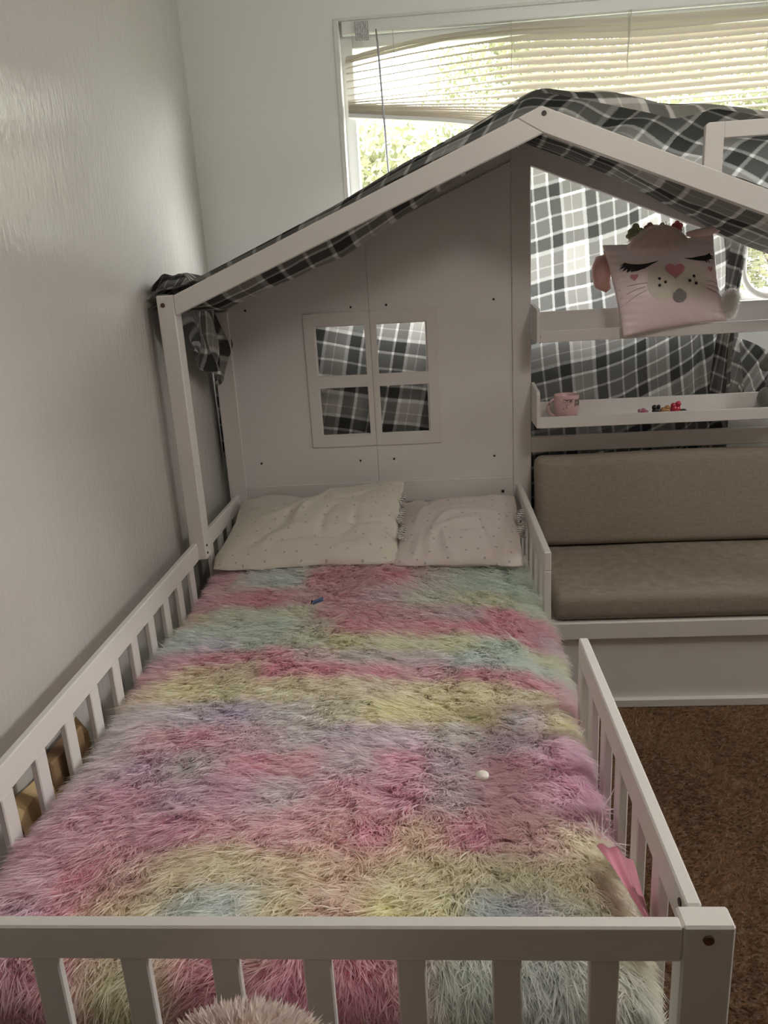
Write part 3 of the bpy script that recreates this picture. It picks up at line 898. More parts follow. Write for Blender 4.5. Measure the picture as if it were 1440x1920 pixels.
# ------------------------------------------------------------------ bed pillows
def pillow(name, C4, thick, material, label, seed, wr=.012, nu=80, nv=64, dip=0.0, round_c=1.0):
    """C4: corners (front-left, front-right, back-left, back-right) of the middle surface"""
    u, v = np.meshgrid(np.linspace(-1, 1, nu), np.linspace(-1, 1, nv)); u, v = u.ravel(), v.ravel()
    c = [np.array(q, float) for q in C4]
    # pinch the sides a little so that the corners stand out
    pu = u * (1 - .05 * (1 - v ** 2)); pv = v * (1 - .06 * (1 - u ** 2))
    s, t = (pu + 1) / 2, (pv + 1) / 2
    mid = ((1 - s) * (1 - t))[:, None] * c[0] + (s * (1 - t))[:, None] * c[1] + ((1 - s) * t)[:, None] * c[2] + (s * t)[:, None] * c[3]
    n0 = np.cross(c[1] - c[0], c[2] - c[0]); n0 /= np.linalg.norm(n0)
    prof = (np.clip(1 - u ** 2, 0, 1) ** .5) * (np.clip(1 - v ** 2, 0, 1) ** .5)
    # soft irregular outline, rounded corners
    ex_, ey_ = c[1] - c[0], c[2] - c[0]
    mid = mid + ex_[None] * (.012 * wob(v * 2, u, seed + 8, 4, 2.2) - .022 * np.sign(u) * np.abs(u * v) ** 5)[:, None] * round_c
    mid = mid + ey_[None] * (.024 * wob(u * 2, v, seed + 9, 5, 2.6) - .035 * np.sign(v) * np.abs(u * v) ** 5)[:, None] * round_c
    mid[:, 2] += dip * np.exp(-((u + .15) / .28) ** 2) * np.clip(v, 0, 1) ** 2
    r = np.random.default_rng(seed)
    wrk = 0
    for k in range(15):
        ax, ay = r.uniform(-.95, .95, 2); an = r.uniform(0, PI); L_ = r.uniform(.25, .8)
        d = (u - ax) * math.cos(an) + (v - ay) * math.sin(an) + .25 * np.sin(3 * ((u - ax) * -math.sin(an) + (v - ay) * math.cos(an)) + k)
        w_ = (u - ax) * -math.sin(an) + (v - ay) * math.cos(an)
        wrk = wrk + np.exp(-(d / r.uniform(.04, .08)) ** 2) * np.exp(-(w_ / L_) ** 2) * r.choice([-.6, .5, .6])
    h = thick * (prof * (.9 + .18 * wob(u, v, seed, 4, 2.5))) + wr * wrk * prof
    top = mid + n0 * h[:, None]; bot = mid - n0 * (thick * .75 * prof)[:, None]
    top[:, 2] += .008 * wob(u * 2, v * 2, seed + 5, 4, 3) * (1 - prof)
    V = np.concatenate([top, bot]); N_ = nu * nv
    uvc = np.stack([(pu + 1) / 2 * np.linalg.norm(c[1] - c[0]), (pv + 1) / 2 * np.linalg.norm(c[2] - c[0])], 1)
    F = grid_faces(nu, nv) + [f[::-1] for f in grid_faces(nu, nv, N_)]
    edge = [i for i in range(nu)] + [j * nu + nu - 1 for j in range(1, nv)] + [(nv - 1) * nu + i for i in range(nu - 2, -1, -1)] + [j * nu for j in range(nv - 2, 0, -1)]
    for k in range(len(edge)):
        i0, i1 = edge[k], edge[(k + 1) % len(edge)]
        F.append((i0, i0 + N_, i1 + N_, i1))
    root = thing(name, tuple(V.mean(0) * [1, 1, 0] + [0, 0, V[:, 2].min()]), label, 'pillow')
    mesh('pillow_cover', V, F, material, root, smooth=True, uv=np.concatenate([uvc, uvc]))
    return root


def care_tag(root, x, y, z, w, h, tilt):
    u, v = np.meshgrid(np.linspace(-.5, .5, 5), np.linspace(0, 1, 9)); u, v = u.ravel(), v.ravel()
    V = np.stack([x + u * w + .004 * np.sin(v * 7), y - .012 * v + .006 * np.sin(v * 8 + u * 3), z - v * h + .003 * np.sin(u * 6 + v * 9)], 1)
    V[:, 0] += tilt * v * h
    o = mesh('care_label', V, grid_faces(5, 9), 'care_print', root, smooth=True)
    tag(o, 'crinkled white care label with small black print')


p2 = pillow('bed_pillow', ((.590, 1.505, .477), (1.005, 1.460, .477), (.605, 1.985, .545), (1.025, 1.965, .562)), .056, 'pillow_pink',
            'pale pink dotted pillow beside the cream one, nearer the bench', 12)
care_tag(p2, 1.012, 1.72, .580, .020, .035, .1)
care_tag(p2, 1.010, 1.66, .556, .028, .050, .0)
p1 = pillow('bed_pillow', ((.022, 1.500, .480), (.616, 1.510, .481), (.030, 1.965, .585), (.640, 1.955, .640)), .058, 'pillow_cream',
            'cream dotted pillow leaning on the head panel next to the wall', 5, wr=.014, dip=-.035)
care_tag(p1, .628, 1.82, .618, .018, .030, .05)
care_tag(p1, .626, 1.72, .598, .020, .045, -.05)
care_tag(p1, .628, 1.62, .570, .022, .040, .08)

# ------------------------------------------------------------------ plaid blankets
def uv_rot(u, v, ang):
    return np.stack([u * np.cos(ang) - v * np.sin(ang), u * np.sin(ang) + v * np.cos(ang)], -1)


# blanket over the roof: under sheet, upper loose fold and the corner that hangs at the left eave (one cloth)
V, F, UV = [], [], []
nu, nv = 110, 34
X, Y = np.meshgrid(np.linspace(-.045, 2.13, nu), np.linspace(0, 1, nv)); X, Y = X.ravel(), Y.ravel()


def sheet(V, F, UV, P, uv, nu, nv):
    off = sum(len(q) for q in V)
    V.append(P); UV.append(uv); F.extend(grid_faces(nu, nv, off))


rf = ZA - SL * np.sqrt((X - XA) ** 2 + .0009)
sag = np.interp(X, [-.05, .1, .5, .95, 1.05, 1.3, 1.5, 1.8, 2.13], [.02, .08, .10, .03, .004, .018, .05, .06, .03])
Yw = YG + .026 + Y * (2.035 - YG - .026)
Z = rf + .006 - sag * np.sin(Y * PI) ** 1.2 + .005 * wob(X, Y, 61, 5, 16)
Z = Z - np.interp(X, [1.2, 1.4, 1.7, 2.1], [0, .012, .05, .06]) * np.clip((Y - .55) / .3, 0, 1) * (1 - np.clip((Y - .90) / .06, 0, 1)) 
sheet(V, F, UV, np.stack([X, Yw, Z], 1), uv_rot(X / math.cos(math.atan(SL)), Yw, .06), nu, nv)
# upper loose layer
amp = np.interp(X, [-.045, .0, .05, .2, .5, .69, .87, .986, 1.1, 1.21, 1.325, 1.43, 1.5, 1.66, 1.83, 1.9, 2.13],
                [.03, .035, .012, .012, .016, .036, .040, .050, .068, .097, .128, .145, .160, .200, .240, .20, .06])
prof = np.interp(Y, [0, .05, .16, .28, .5, .8, 1], [.55, .82, .98, 1.0, .72, .28, .06])
prof2 = np.interp(Y, [0, .05, .16, .28, .5, .8, 1], [.86, .95, 1.0, .97, .72, .30, .06])
blend = np.clip((X - 1.38) / .1, 0, 1)
pr = prof * (1 - blend) + prof2 * blend
fw = np.interp(X, [-.05, .6, 1.0, 1.2, 1.45, 2.1], [.002, .008, .016, .022, .02, .01])
Zu = rf + .012 + amp * pr + fw * wob(X, Y, 62, 6, 9) * np.sin(np.clip(Y, 0, 1) * PI) * .6
# long soft folds that fan out from the ridge
Zu = Zu + fw * .7 * np.sin((X * 16 + Y * 7) + 2.0 * np.sin(X * 5)) * np.sin(Y * PI) * np.clip((X - 1.0) / .2, 0, 1)
sheet(V, F, UV, np.stack([X, Yw + .002, np.maximum(Zu, Z + .004)], 1), uv_rot(X / math.cos(math.atan(SL)) + .07, Yw * 1.15 + .05, -.22), nu, nv)
# crumpled end over the left eave and the hanging corner
nu2, nv2 = 40, 44
S, Tt = np.meshgrid(np.linspace(0, 1, nu2), np.linspace(0, 1, nv2)); S, Tt = S.ravel(), Tt.ravel()
yy = YG + .06 + S * .50
drop = np.interp(S, [0, .12, .3, .55, .78, .9, 1], [.10, .15, .19, .25, .31, .30, .16])
zz = 1.318 - Tt * drop
xx = .006 + .020 * np.sin(S * 17 + Tt * 3.5) * (.25 + .75 * Tt) + .012 * np.sin(S * 31 - Tt * 5) * Tt + .022 * Tt * S
sheet(V, F, UV, np.stack([np.maximum(xx, XL + .012), yy, zz], 1), uv_rot(yy * 1.2 + .05 * np.sin(S * 9), zz * 1.1 + .04 * np.sin(S * 15), .5), nu2, nv2)
S2, T2 = np.meshgrid(np.linspace(0, 1, 26), np.linspace(0, 1, 26)); S2, T2 = S2.ravel(), T2.ravel()
ex = -.036 + .115 * T2
ez = 1.314 + .052 * np.sin(np.clip(T2 * .9 + .05, 0, 1) * PI) ** .6 * (1 - .35 * S2) + .010 * wob(S2 * 3, T2 * 3, 66, 4, 3) + .02 * T2
ey = YG + .028 + S2 * .50
sheet(V, F, UV, np.stack([ex, ey, ez], 1), uv_rot(ex * 1.6, ey * 1.3, .3), 26, 26)
o = mesh('roof_blanket', np.concatenate(V), F, 'plaid_fleece', None, smooth=True, uv=np.concatenate(UV) * .72)
tag(o, 'grey plaid fleece blanket draped over the roof rafters of the house bed', 'blanket')

# blanket hanging behind the rear gable, backlit by the window
V, F, UV = [], [], []
nu, nv = 150, 70
X, Tz = np.meshgrid(np.linspace(-.045, 1.80, nu), np.linspace(0, 1, nv)); X, Tz = X.ravel(), Tz.ravel()  # left end stretched to the wall to block stray sun behind the panel
top = ZA - SL * np.abs(X - XA) + .004
bot = np.interp(X, [.2, .9, 1.0, 1.8], [.72, .66, .42, .42])
Z = top + (bot - top) * Tz
fold_r = np.clip((X - 1.62) / .1, 0, 1)
Yh = 2.064 + .010 * np.sin(X * 17 + Tz * 2.2) * Tz + .006 * wob(X, Z, 71, 5, 10) + fold_r * .018 * np.sin(X * 75 + Tz * 3)
Xh = X + .012 * wob(X, Z, 72, 4, 7) * Tz - fold_r * .03 * np.sin(Tz * PI)
ang = np.interp(X, [.2, .85, 1.05, 1.4, 1.8], [.22, .22, -.06, -.10, -.2])
uvh = np.stack([X * np.cos(ang) - Z * np.sin(ang), X * np.sin(ang) * .9 + Z * np.cos(ang)], 1)
uvh[:, 0] += .010 * wob(X, Z, 73, 5, 9) - .07; uvh[:, 1] += .010 * wob(X, Z, 74, 5, 9) + .02
sheet(V, F, UV, np.stack([np.maximum(Xh, XL + .003), Yh, Z], 1), uvh, nu, nv)
# bunched right-hand end, gathered folds hanging in front of the sill
nu2, nv2 = 46, 50
S, Tt = np.meshgrid(np.linspace(0, 1, nu2), np.linspace(0, 1, nv2)); S, Tt = S.ravel(), Tt.ravel()
xx = 1.715 + .085 * S + .02 * np.sin(Tt * 5 + S * 3)
yy = 2.046 + .014 * np.sin(S * 9 + Tt * 1.5)
zz = 1.42 - .05 * S - Tt * (.60 - .02 * S)
sheet(V, F, UV, np.stack([xx, yy, zz], 1), uv_rot(xx * 1.9, zz, .25), nu2, nv2)
xx = 1.80 + .15 * S; zz = 1.06 - Tt * .20 - .02 * S - .10 * S ** 2 * (1 - Tt)
yy = 2.058 + .020 * np.sin(S * 8 + Tt * 5)
sheet(V, F, UV, np.stack([xx, yy, zz], 1), uv_rot(xx * 1.5, zz, .8), nu2, nv2)
o = mesh('hanging_blanket', np.concatenate(V), F, 'plaid_fleece', None, smooth=True, uv=np.concatenate(UV))
tag(o, 'grey plaid fleece blanket hanging behind the house panel, lit through by the window', 'blanket')

# ------------------------------------------------------------------ window blind
BL = thing('window_blind', (1.4, 2.185, 2.15), 'cream horizontal slat blind hanging crooked in the window', 'blind')
YBL = 2.188


box('head_rail', .486, 2.335, 2.172, 2.205, 2.108, 2.146, 'vinyl', BL)
xs_w = np.array([0.486, 0.647, 0.834, 1.045, 1.428, 1.855, 2.33])
SLAT_Z = [  # heights of each slat along the window: the left ladder cord has slipped, so the slats sag there
    (2.0363, 2.0627, 2.0837, 2.0933, 2.0857, 2.0836),
    (2.0284, 2.0501, 2.0729, 2.0779, 2.0634, 2.0655),
    (2.0093, 2.0312, 2.0479, 2.0578, 2.0451, 2.0442),
    (1.9933, 2.0059, 2.0228, 2.0352, 2.0243, 2.026),
    (1.9692, 1.9836, 1.9991, 2.01, 2.0026, 2.0061),
    (1.9483, 1.9612, 1.9769, 1.9874, 1.9798, 1.9861),
    (1.9272, 1.9387, 1.9522, 1.9637, 1.9573, 1.9613),
    (1.911, 1.9177, 1.929, 1.9398, 1.9336, 1.9373),
    (1.9053, 1.9064, 1.9113, 1.9159, 1.9083, 1.9146),
    (1.8996, 1.895, 1.8919, 1.8918, 1.8851, 1.8895),
    (1.8955, 1.8877, 1.8789, 1.8708, 1.8637, 1.869),
    (1.8914, 1.882, 1.8699, 1.857, 1.8444, 1.8484),
    (1.8881, 1.8771, 1.8626, 1.8448, 1.825, 1.8277),
    (1.884, 1.8713, 1.8553, 1.8351, 1.8056, 1.8053),
    (1.8807, 1.8672, 1.8496, 1.8253, 1.7861, 1.786),
    (1.8775, 1.8631, 1.8438, 1.8155, 1.7665, 1.7683),
    (1.8742, 1.8591, 1.8381, 1.8073, 1.7501, 1.7472),
    (1.8717, 1.8558, 1.8332, 1.8007, 1.7353, 1.726),
]
tilt_l = [.80, .68, .46, .40, .38, .38, .38, .38, .38, .40, .42, .4, .4, .4, .4, .4, .4, .4]


def smooth_interp(x, xp, fp):
    # cubic hermite through the points
    xp, fp = np.asarray(xp), np.asarray(fp)
    m = np.gradient(fp, xp)
    i = np.clip(np.searchsorted(xp, x) - 1, 0, len(xp) - 2)
    h = xp[i + 1] - xp[i]; t = (x - xp[i]) / h
    return ((2 * t ** 3 - 3 * t ** 2 + 1) * fp[i] + (t ** 3 - 2 * t ** 2 + t) * h * m[i] + (-2 * t ** 3 + 3 * t ** 2) * fp[i + 1] + (t ** 3 - t ** 2) * h * m[i + 1])


nx = 60; nc = 5
gx = np.linspace(.492, 2.33, nx)
for k, row in enumerate(SLAT_Z):
    zk = list(row)
    zk.append(zk[-1] + (zk[-1] - zk[-2]) * (xs_w[-1] - xs_w[-2]) / (xs_w[-2] - xs_w[-3]) * .3)
    gz = smooth_interp(gx, xs_w, zk)
    close = np.interp(gx, [.5, .72, .95, 1.12, 1.6, 2.3], [tilt_l[k], max(.1, tilt_l[k] - .05), .50, 1.15, 1.12, .85])
    if k >= 11: close = np.interp(gx, [.5, 1.0, 1.3, 2.3], [.45, .45, .5, .5])
    s = np.linspace(-1, 1, nc)
    GX, SS = np.meshgrid(gx, s); GZ = np.tile(gz, (nc, 1)); TT = np.tile(close, (nc, 1))
    hw = .0125
    crown = .0022 * (1 - SS ** 2)
    # room-side edge lower
    Yl = YBL + SS * hw * np.cos(TT) - crown * np.sin(TT)
    Zl = GZ + SS * hw * np.sin(TT) + crown * np.cos(TT)
    th_ = .0006
    top_ = np.stack([GX, Yl, Zl], -1).reshape(-1, 3); bot_ = top_ - np.array([0, 0, th_])
    Vv = np.concatenate([top_, bot_]); Nn = nx * nc
    Ff = grid_faces(nx, nc) + [f[::-1] for f in grid_faces(nx, nc, Nn)]
    for i in range(nx - 1):
        Ff.append((i, i + Nn, i + 1 + Nn, i + 1)); j0 = (nc - 1) * nx + i; Ff.append((j0, j0 + 1, j0 + 1 + Nn, j0 + Nn))
    mesh('slat', Vv, Ff, 'slat_vinyl', BL, smooth=False)
# bottom rail
br = [1.8651, 1.8484, 1.8266, 1.7908, 1.7188, 1.7097]; br.append(br[-1])
gz = smooth_interp(gx, xs_w, br)
bm = bmesh.new()
rings = []
for x, z in zip(gx, gz):
    rings.append([bm.verts.new((x, YBL + dy, z + dz)) for dy, dz in ((-.012, -.006), (.012, -.006), (.012, .006), (-.012, .006))])
for i in range(nx - 1):
    for k in range(4):
        bm.faces.new((rings[i][k], rings[i][(k + 1) % 4], rings[i + 1][(k + 1) % 4], rings[i + 1][k]))
bm.faces.new(rings[0]); bm.faces.new(rings[-1][::-1])
bm_mesh('bottom_rail', bm, 'vinyl', BL)
# ladder cords
for xc, zb in ((.655, 1.985), (1.042, 1.96), (1.418, 1.93), (1.86, 1.94)):
    bm = bmesh.new()
    tube(bm, [(xc, YBL - .0145, 2.11), (xc + .002, YBL - .0145, 2.03), (xc, YBL - .0145, zb)], .0011, 5)
    tube(bm, [(xc, YBL + .0145, 2.11), (xc, YBL + .0145, zb)], .0008, 5)
    bm_mesh('ladder_cord', bm, 'cord', BL)
bm = bmesh.new(); tube(bm, [(1.425, YBL - .017, 2.11), (1.422, YBL - .017, 2.05), (1.416, YBL - .017, 1.96)], .002, 6)
bm_mesh('lift_cord', bm, 'cord', BL)
bm = bmesh.new(); tube(bm, [(.601, 2.162, 2.112), (.602, 2.162, 2.085), (.604, 2.161, 2.072)], .0028, 6)
hk = bm_mesh('wand_hook', bm, 'wire', BL)
bm = bmesh.new(); tube(bm, [(.604, 2.161, 2.074), (.612, 2.161, 1.86), (.6205, 2.161, 1.630)], .0042, 6)
bm_mesh('tilt_wand', bm, 'wand_plastic', BL)
V = [(.530, 2.168, 2.140), (.574, 2.168, 2.140), (.577, 2.166, 2.082), (.532, 2.166, 2.083)]
V2 = [(x, y + .0012, z) for x, y, z in V]
o = mesh('warning_label', V + V2, [(0, 1, 2, 3), (7, 6, 5, 4), (0, 4, 5, 1), (1, 5, 6, 2), (2, 6, 7, 3), (3, 7, 4, 0)], 'label_print', BL)
tag(o, 'white paper label with fine printed lines')

# rounded wire grid panel standing on the sill
GP = thing('wire_grid_panel', (2.03, 2.19, 1.181), 'white round-cornered frame with wire grid standing on the window sill', 'screen')
gx0, gx1, gz0, gz1, cr_ = 1.835, 2.25, 1.195, 1.46, .095
pts = []
for cx_, cz_, a0 in ((gx1 - cr_, gz1 - cr_, 0), (gx0 + cr_, gz1 - cr_, PI / 2), (gx0 + cr_, gz0 + cr_, PI), (gx1 - cr_, gz0 + cr_, 1.5 * PI)):
    for t in np.linspace(0, PI / 2, 9):
        pts.append((cx_ + cr_ * math.cos(a0 + t), 2.175, cz_ + cr_ * math.sin(a0 + t)))
bm = bmesh.new(); tube(bm, pts, .0115, 8, closed=True)
bm_mesh('frame', bm, 'white_paint', GP, smooth=True)
def inside_span(v, lo, hi, lo2, hi2):
    d = max(0, lo + cr_ - v, v - (hi - cr_))
    k = cr_ - math.sqrt(max(0, cr_ ** 2 - d ** 2))
    return lo2 + k, hi2 - k
bm = bmesh.new()
for v in np.arange(gx0 + .02, gx1, .019):
    a, b = inside_span(v, gx0, gx1, gz0, gz1); tube(bm, [(v, 2.175, a), (v, 2.175, b)], .0008, 4)
for v in np.arange(gz0 + .012, gz1, .0125):
    a, b = inside_span(v, gz0, gz1, gx0, gx1); tube(bm, [(a, 2.1765, v), (b, 2.1765, v)], .0008, 4)
wg = bm_mesh('wire_grid', bm, 'wire', GP); wg['kind'] = 'stuff'

# ------------------------------------------------------------------ cat face pillow on the upper shelf
CP = thing('plush_face_pillow', (1.50, 1.865, 1.12), 'pink satin animal-face pillow with sleeping eyes sitting on the upper shelf', 'pillow')
# corners of the face in the flat pattern (pattern units) and in space
TLp, TRp, BLp, BRp = np.array([155., 250]), np.array([1030., 215]), np.array([310., 950]), np.array([1100., 820])
TL3, TR3, BL3, BR3 = np.array([1.296, 1.905, 1.389]), np.array([1.640, 1.915, 1.404]), np.array([1.350, 1.820, 1.108]), np.array([1.672, 1.845, 1.140])


def bil(s, t, a, b, c, d):
    s = np.asarray(s)[..., None]; t = np.asarray(t)[..., None]
    return (1 - s) * (1 - t) * a + s * (1 - t) * b + (1 - s) * t * c + s * t * d


def inv_pat(q):
    q = np.asarray(q, float).reshape(-1, 2); s = np.full(len(q), .5); t = s.copy()
    for _ in range(25):
        f = bil(s, t, TLp, TRp, BLp, BRp) - q
        js = (1 - t)[:, None] * (TRp - TLp) + t[:, None] * (BRp - BLp); jt = (1 - s)[:, None] * (BLp - TLp) + s[:, None] * (BRp - TRp)
        det = js[:, 0] * jt[:, 1] - js[:, 1] * jt[:, 0]
        s = s - (f[:, 0] * jt[:, 1] - f[:, 1] * jt[:, 0]) / det; t = t - (js[:, 0] * f[:, 1] - js[:, 1] * f[:, 0]) / det
    return s, t


nP = np.cross(TR3 - TL3, BL3 - TL3); nP /= np.linalg.norm(nP)
if nP[1] > 0: nP = -nP


def face_surf(s, t, off=0.0):
    u, v = s * 2 - 1, t * 2 - 1
    mid = bil(s * .0 + (u * (1 - .035 * (1 - v ** 2)) + 1) / 2, (v * (1 - .05 * (1 - u ** 2)) + 1) / 2, TL3, TR3, BL3, BR3)
    prof = np.clip(1 - u ** 2, 0, 1) ** .5 * np.clip(1 - v ** 2, 0, 1) ** .5
    el = np.exp(-(1 - np.abs(u)) / .16); eb = np.exp(-(1 - np.abs(v)) / .16)
    wr = .0042 * np.sin(v * 38 + 2 * np.sin(u * 5)) * el * np.clip((1 - np.abs(u)) * 12, 0, 1) + .002 * np.sin(u * 33) * eb * np.clip((1 - np.abs(v)) * 12, 0, 1)
    wr = wr + .004 * np.exp(-((u + .1 + .1 * v) / .05) ** 2) * np.clip((v - .5) / .3, 0, 1) * -1
    return mid + nP * (.045 * prof + wr + off)[..., None], prof


nu, nv = 60, 52
s, t = np.meshgrid(np.linspace(0, 1, nu), np.linspace(0, 1, nv)); s, t = s.ravel(), t.ravel()
fr, prof = face_surf(s, t)
bk = fr - nP * (.085 * prof)[:, None]
N_ = nu * nv
F = grid_faces(nu, nv) + [f[::-1] for f in grid_faces(nu, nv, N_)]
edge = [i for i in range(nu)] + [j * nu + nu - 1 for j in range(1, nv)] + [(nv - 1) * nu + i for i in range(nu - 2, -1, -1)] + [j * nu for j in range(nv - 2, 0, -1)]
for k in range(len(edge)):
    i0, i1 = edge[k], edge[(k + 1) % len(edge)]; F.append((i0, i0 + N_, i1 + N_, i1))
mesh('pillow_cover', np.concatenate([fr, bk]), F, 'satin_light_pink', CP, smooth=True)


def decal(name, poly, material, off=.0014, rings=4):
    poly = np.array(poly, float); c = poly.mean(0); n = len(poly)
    P = [c[None]] + [c + (poly - c) * (k / rings) for k in range(1, rings + 1)]
    s, t = inv_pat(np.concatenate(P)); V, _ = face_surf(s, t, off)
    F = [(0, 1 + i, 1 + (i + 1) % n) for i in range(n)]
    for r in range(rings - 1):
        a = 1 + r * n; b = a + n
        F += [(a + i, b + i, b + (i + 1) % n, a + (i + 1) % n) for i in range(n)]
    return mesh(name, V, F, material, CP, smooth=True)


def ell(cx, cy, rx, ry, n=28):
    return [(cx + rx * math.cos(t), cy + ry * math.sin(t)) for t in np.linspace(0, 2 * PI, n, endpoint=False)]


def heart(cx, cy, w, h):
    o = []
    for t in np.linspace(0, 2 * PI, 32, endpoint=False):
        x = 16 * math.sin(t) ** 3; y = 13 * math.cos(t) - 5 * math.cos(2 * t) - 2 * math.cos(3 * t) - math.cos(4 * t)
        o.append((cx + x / 32 * w, cy - (y + 2.5) / 29 * h))
    return o


def strips(name, strip_list, material, off=.002):
    V, F = [], []
    for up, lo in strip_list:
        n = len(up); base_ = sum(len(q) for q in V)
        s, t = inv_pat(np.array(list(up) + list(lo))); P, _ = face_surf(s, t, off)
        V.append(P)
        F += [(base_ + i, base_ + n + i, base_ + n + i + 1, base_ + i + 1) for i in range(n - 1)]
    return mesh(name, np.concatenate(V), F, material, CP)


def lash(pts_up, pts_lo, spikes):
    L_ = [(pts_up, pts_lo)]
    for (a, b, tip) in spikes:
        tip = np.array(tip); a = np.array(a); b = np.array(b)
        L_.append(([a, (a + tip) / 2 * .5 + a * .25 + tip * .25, tip], [b, b * .5 + tip * .5, tip + 1]))
    return L_


strips('eyelash', lash([(300, 405), (340, 420), (400, 428), (470, 425), (520, 415), (562, 408)],
                       [(285, 430), (330, 458), (390, 478), (455, 462), (515, 430), (562, 410)],
                       [((310, 405), (285, 425), (258, 432)), ((300, 415), (300, 445), (262, 452)), ((310, 430), (325, 455), (282, 474)),
                        ((325, 440), (350, 470), (312, 486)), ((355, 455), (380, 478), (345, 484)), ((385, 460), (402, 476), (378, 482))]), 'ink_black')
strips('eyelash', lash([(768, 396), (830, 396), (890, 385), (940, 378), (985, 366)],
                       [(768, 399), (830, 410), (890, 418), (950, 418), (1000, 400)],
                       [((960, 375), (1000, 380), (984, 358)), ((985, 372), (1000, 388), (1022, 378)), ((985, 385), (995, 402), (1022, 400)),
                        ((970, 400), (990, 410), (1012, 422)), ((950, 408), (975, 415), (990, 434)), ((930, 412), (955, 418), (962, 436))]), 'ink_black')
mz = [decal('muzzle', ell(588, 575, 122, 128), 'felt_cream'), decal('muzzle', ell(828, 570, 116, 122), 'felt_cream', .0012)]
decal('nose', heart(687, 497, 155, 115), 'felt_pink', .0035)
decal('cheek_heart', heart(370, 528, 60, 52), 'felt_pink', .0018)
decal('cheek_heart', heart(985, 478, 44, 40), 'felt_pink', .0018)
decal('mouth', [(715, 622), (745, 635), (772, 660), (770, 695), (750, 720), (715, 725), (685, 715), (668, 690), (670, 660), (690, 638)], 'glitter', .004)
for x, y in ((561, 548), (562, 598), (608, 575), (838, 532), (803, 566), (853, 585)):
    decal('whisker_dot', ell(x, y, 12, 11, 12), 'ink_black', .0032, 2)
wl_ = []
for P4 in (((470, 573), (400, 578), (330, 585), (255, 610)), ((455, 600), (390, 615), (330, 640), (270, 668)), ((462, 630), (400, 655), (350, 685), (312, 715)),
           ((945, 560), (1000, 563), (1050, 572), (1080, 590)), ((945, 590), (1000, 596), (1045, 608), (1080, 625)), ((945, 615), (990, 625), (1030, 640), (1065, 660))):
    strips('whisker', [([(x, y - 1.8) for x, y in P4], [(x, y + 1.8) for x, y in P4])], 'whisker_grey', .0018)


def pat3(x, y, off):
    s, t = inv_pat([(x, y)]); u = bil(s, t, TL3, TR3, BL3, BR3)[0]
    return u + nP * off


def fuzzy(name, centers, radii, n, length, colour, parent, flow=(0, 0, 0), seed=3, width=.0022):
    r = np.random.default_rng(seed)
    k = r.integers(0, len(centers), n)
    d = nrm(r.normal(size=(n, 3)))
    roots = np.array(centers)[k] + d * np.array(radii)[k]
    ln = r.uniform(.6, 1.1, n)[:, None] * length
    tv = (d * (1.0 if not any(flow) else .45) + np.array(flow) + r.normal(0, .18, (n, 3))) * ln
    colr = np.clip(np.array(colour)[None] * (1 + r.normal(0, .1, (n, 1))), .01, .95); colr = np.clip(3 * colr / (1 + 2 * colr), 0, .965)
    return fur(name, roots, tv, np.array([0, 0, -1.0])[None] * ln * .25, width, colr, 'plain_fur', parent, segs=3, seed=seed)


def blob(bm, c, r, seg=14):
    t = bmesh.new(); bmesh.ops.create_uvsphere(t, u_segments=seg, v_segments=max(6, seg // 2), radius=1)
    for v in t.verts: v.co = Vector((c[0] + v.co.x * r[0], c[1] + v.co.y * r[1], c[2] + v.co.z * r[2]))
    me = bpy.data.meshes.new('tmp'); t.to_mesh(me); t.free(); bm.from_mesh(me); bpy.data.meshes.remove(me)


# forelock: a lock of long fur across the top edge
cs, rs = [], []
for i, q in enumerate(np.linspace(0, 1, 12)):
    cs.append(pat3(430 + q * 360, 245 - 40 * math.sin(q * PI) + 10 * q, .012 + .012 * math.sin(q * PI))); rs.append((.010 + .016 * math.sin(q * PI)) * np.array([1.1, .9, 1]))
bm = bmesh.new()
for c, r in zip(cs, rs): blob(bm, c, r, 10)
fl = bm_mesh('forelock', bm, 'ear_fabric', CP, smooth=True)
fuzzy('forelock_fur', cs, rs, 5200, .030, srgb([242, 220, 208]), fl, flow=(-.55, -.15, -.35), seed=5)
# ears
def ear(name, pts, r, material):
    bm = bmesh.new(); tube(bm, pts, r, 12)
    o = bm_mesh(name, bm, material, CP, smooth=True)
    return o
a = [pat3(x, y, .004) for x, y in ((815, 210), (880, 212), (960, 205), (1040, 190), (1100, 178), (1130, 174))]
ear('ear', a, [.006, .013, .015, .012, .009, .005], 'ear_fabric')
a = [pat3(x, y, -.028) for x, y in ((200, 285), (172, 335), (160, 400), (158, 460), (170, 525), (215, 575))]
ear('ear', a, [.010, .024, .031, .031, .026, .010], 'ear_pink')
# flower crown
def flower(cx, cy, r, material, n=5, off=.006):
    bm = bmesh.new()
    for k in range(n):
        an = 2 * PI * k / n + PI / 2
        c = pat3(cx + r * .55 * math.cos(an), cy - r * .55 * math.sin(an), off)
        blob(bm, c, (.5 * r * .00041, .003, .5 * r * .00041), 10)
    blob(bm, pat3(cx, cy, off + .003), (.28 * r * .00041,) * 3, 8)
    return bm_mesh('felt_flower', bm, material, CP, smooth=True)
flower(418, 172, 62, 'felt_green', 4); flower(530, 160, 50, 'felt_rose'); flower(628, 160, 42, 'felt_sage'); flower(745, 158, 46, 'felt_red')
flower(375, 200, 36, 'felt_green', 4)
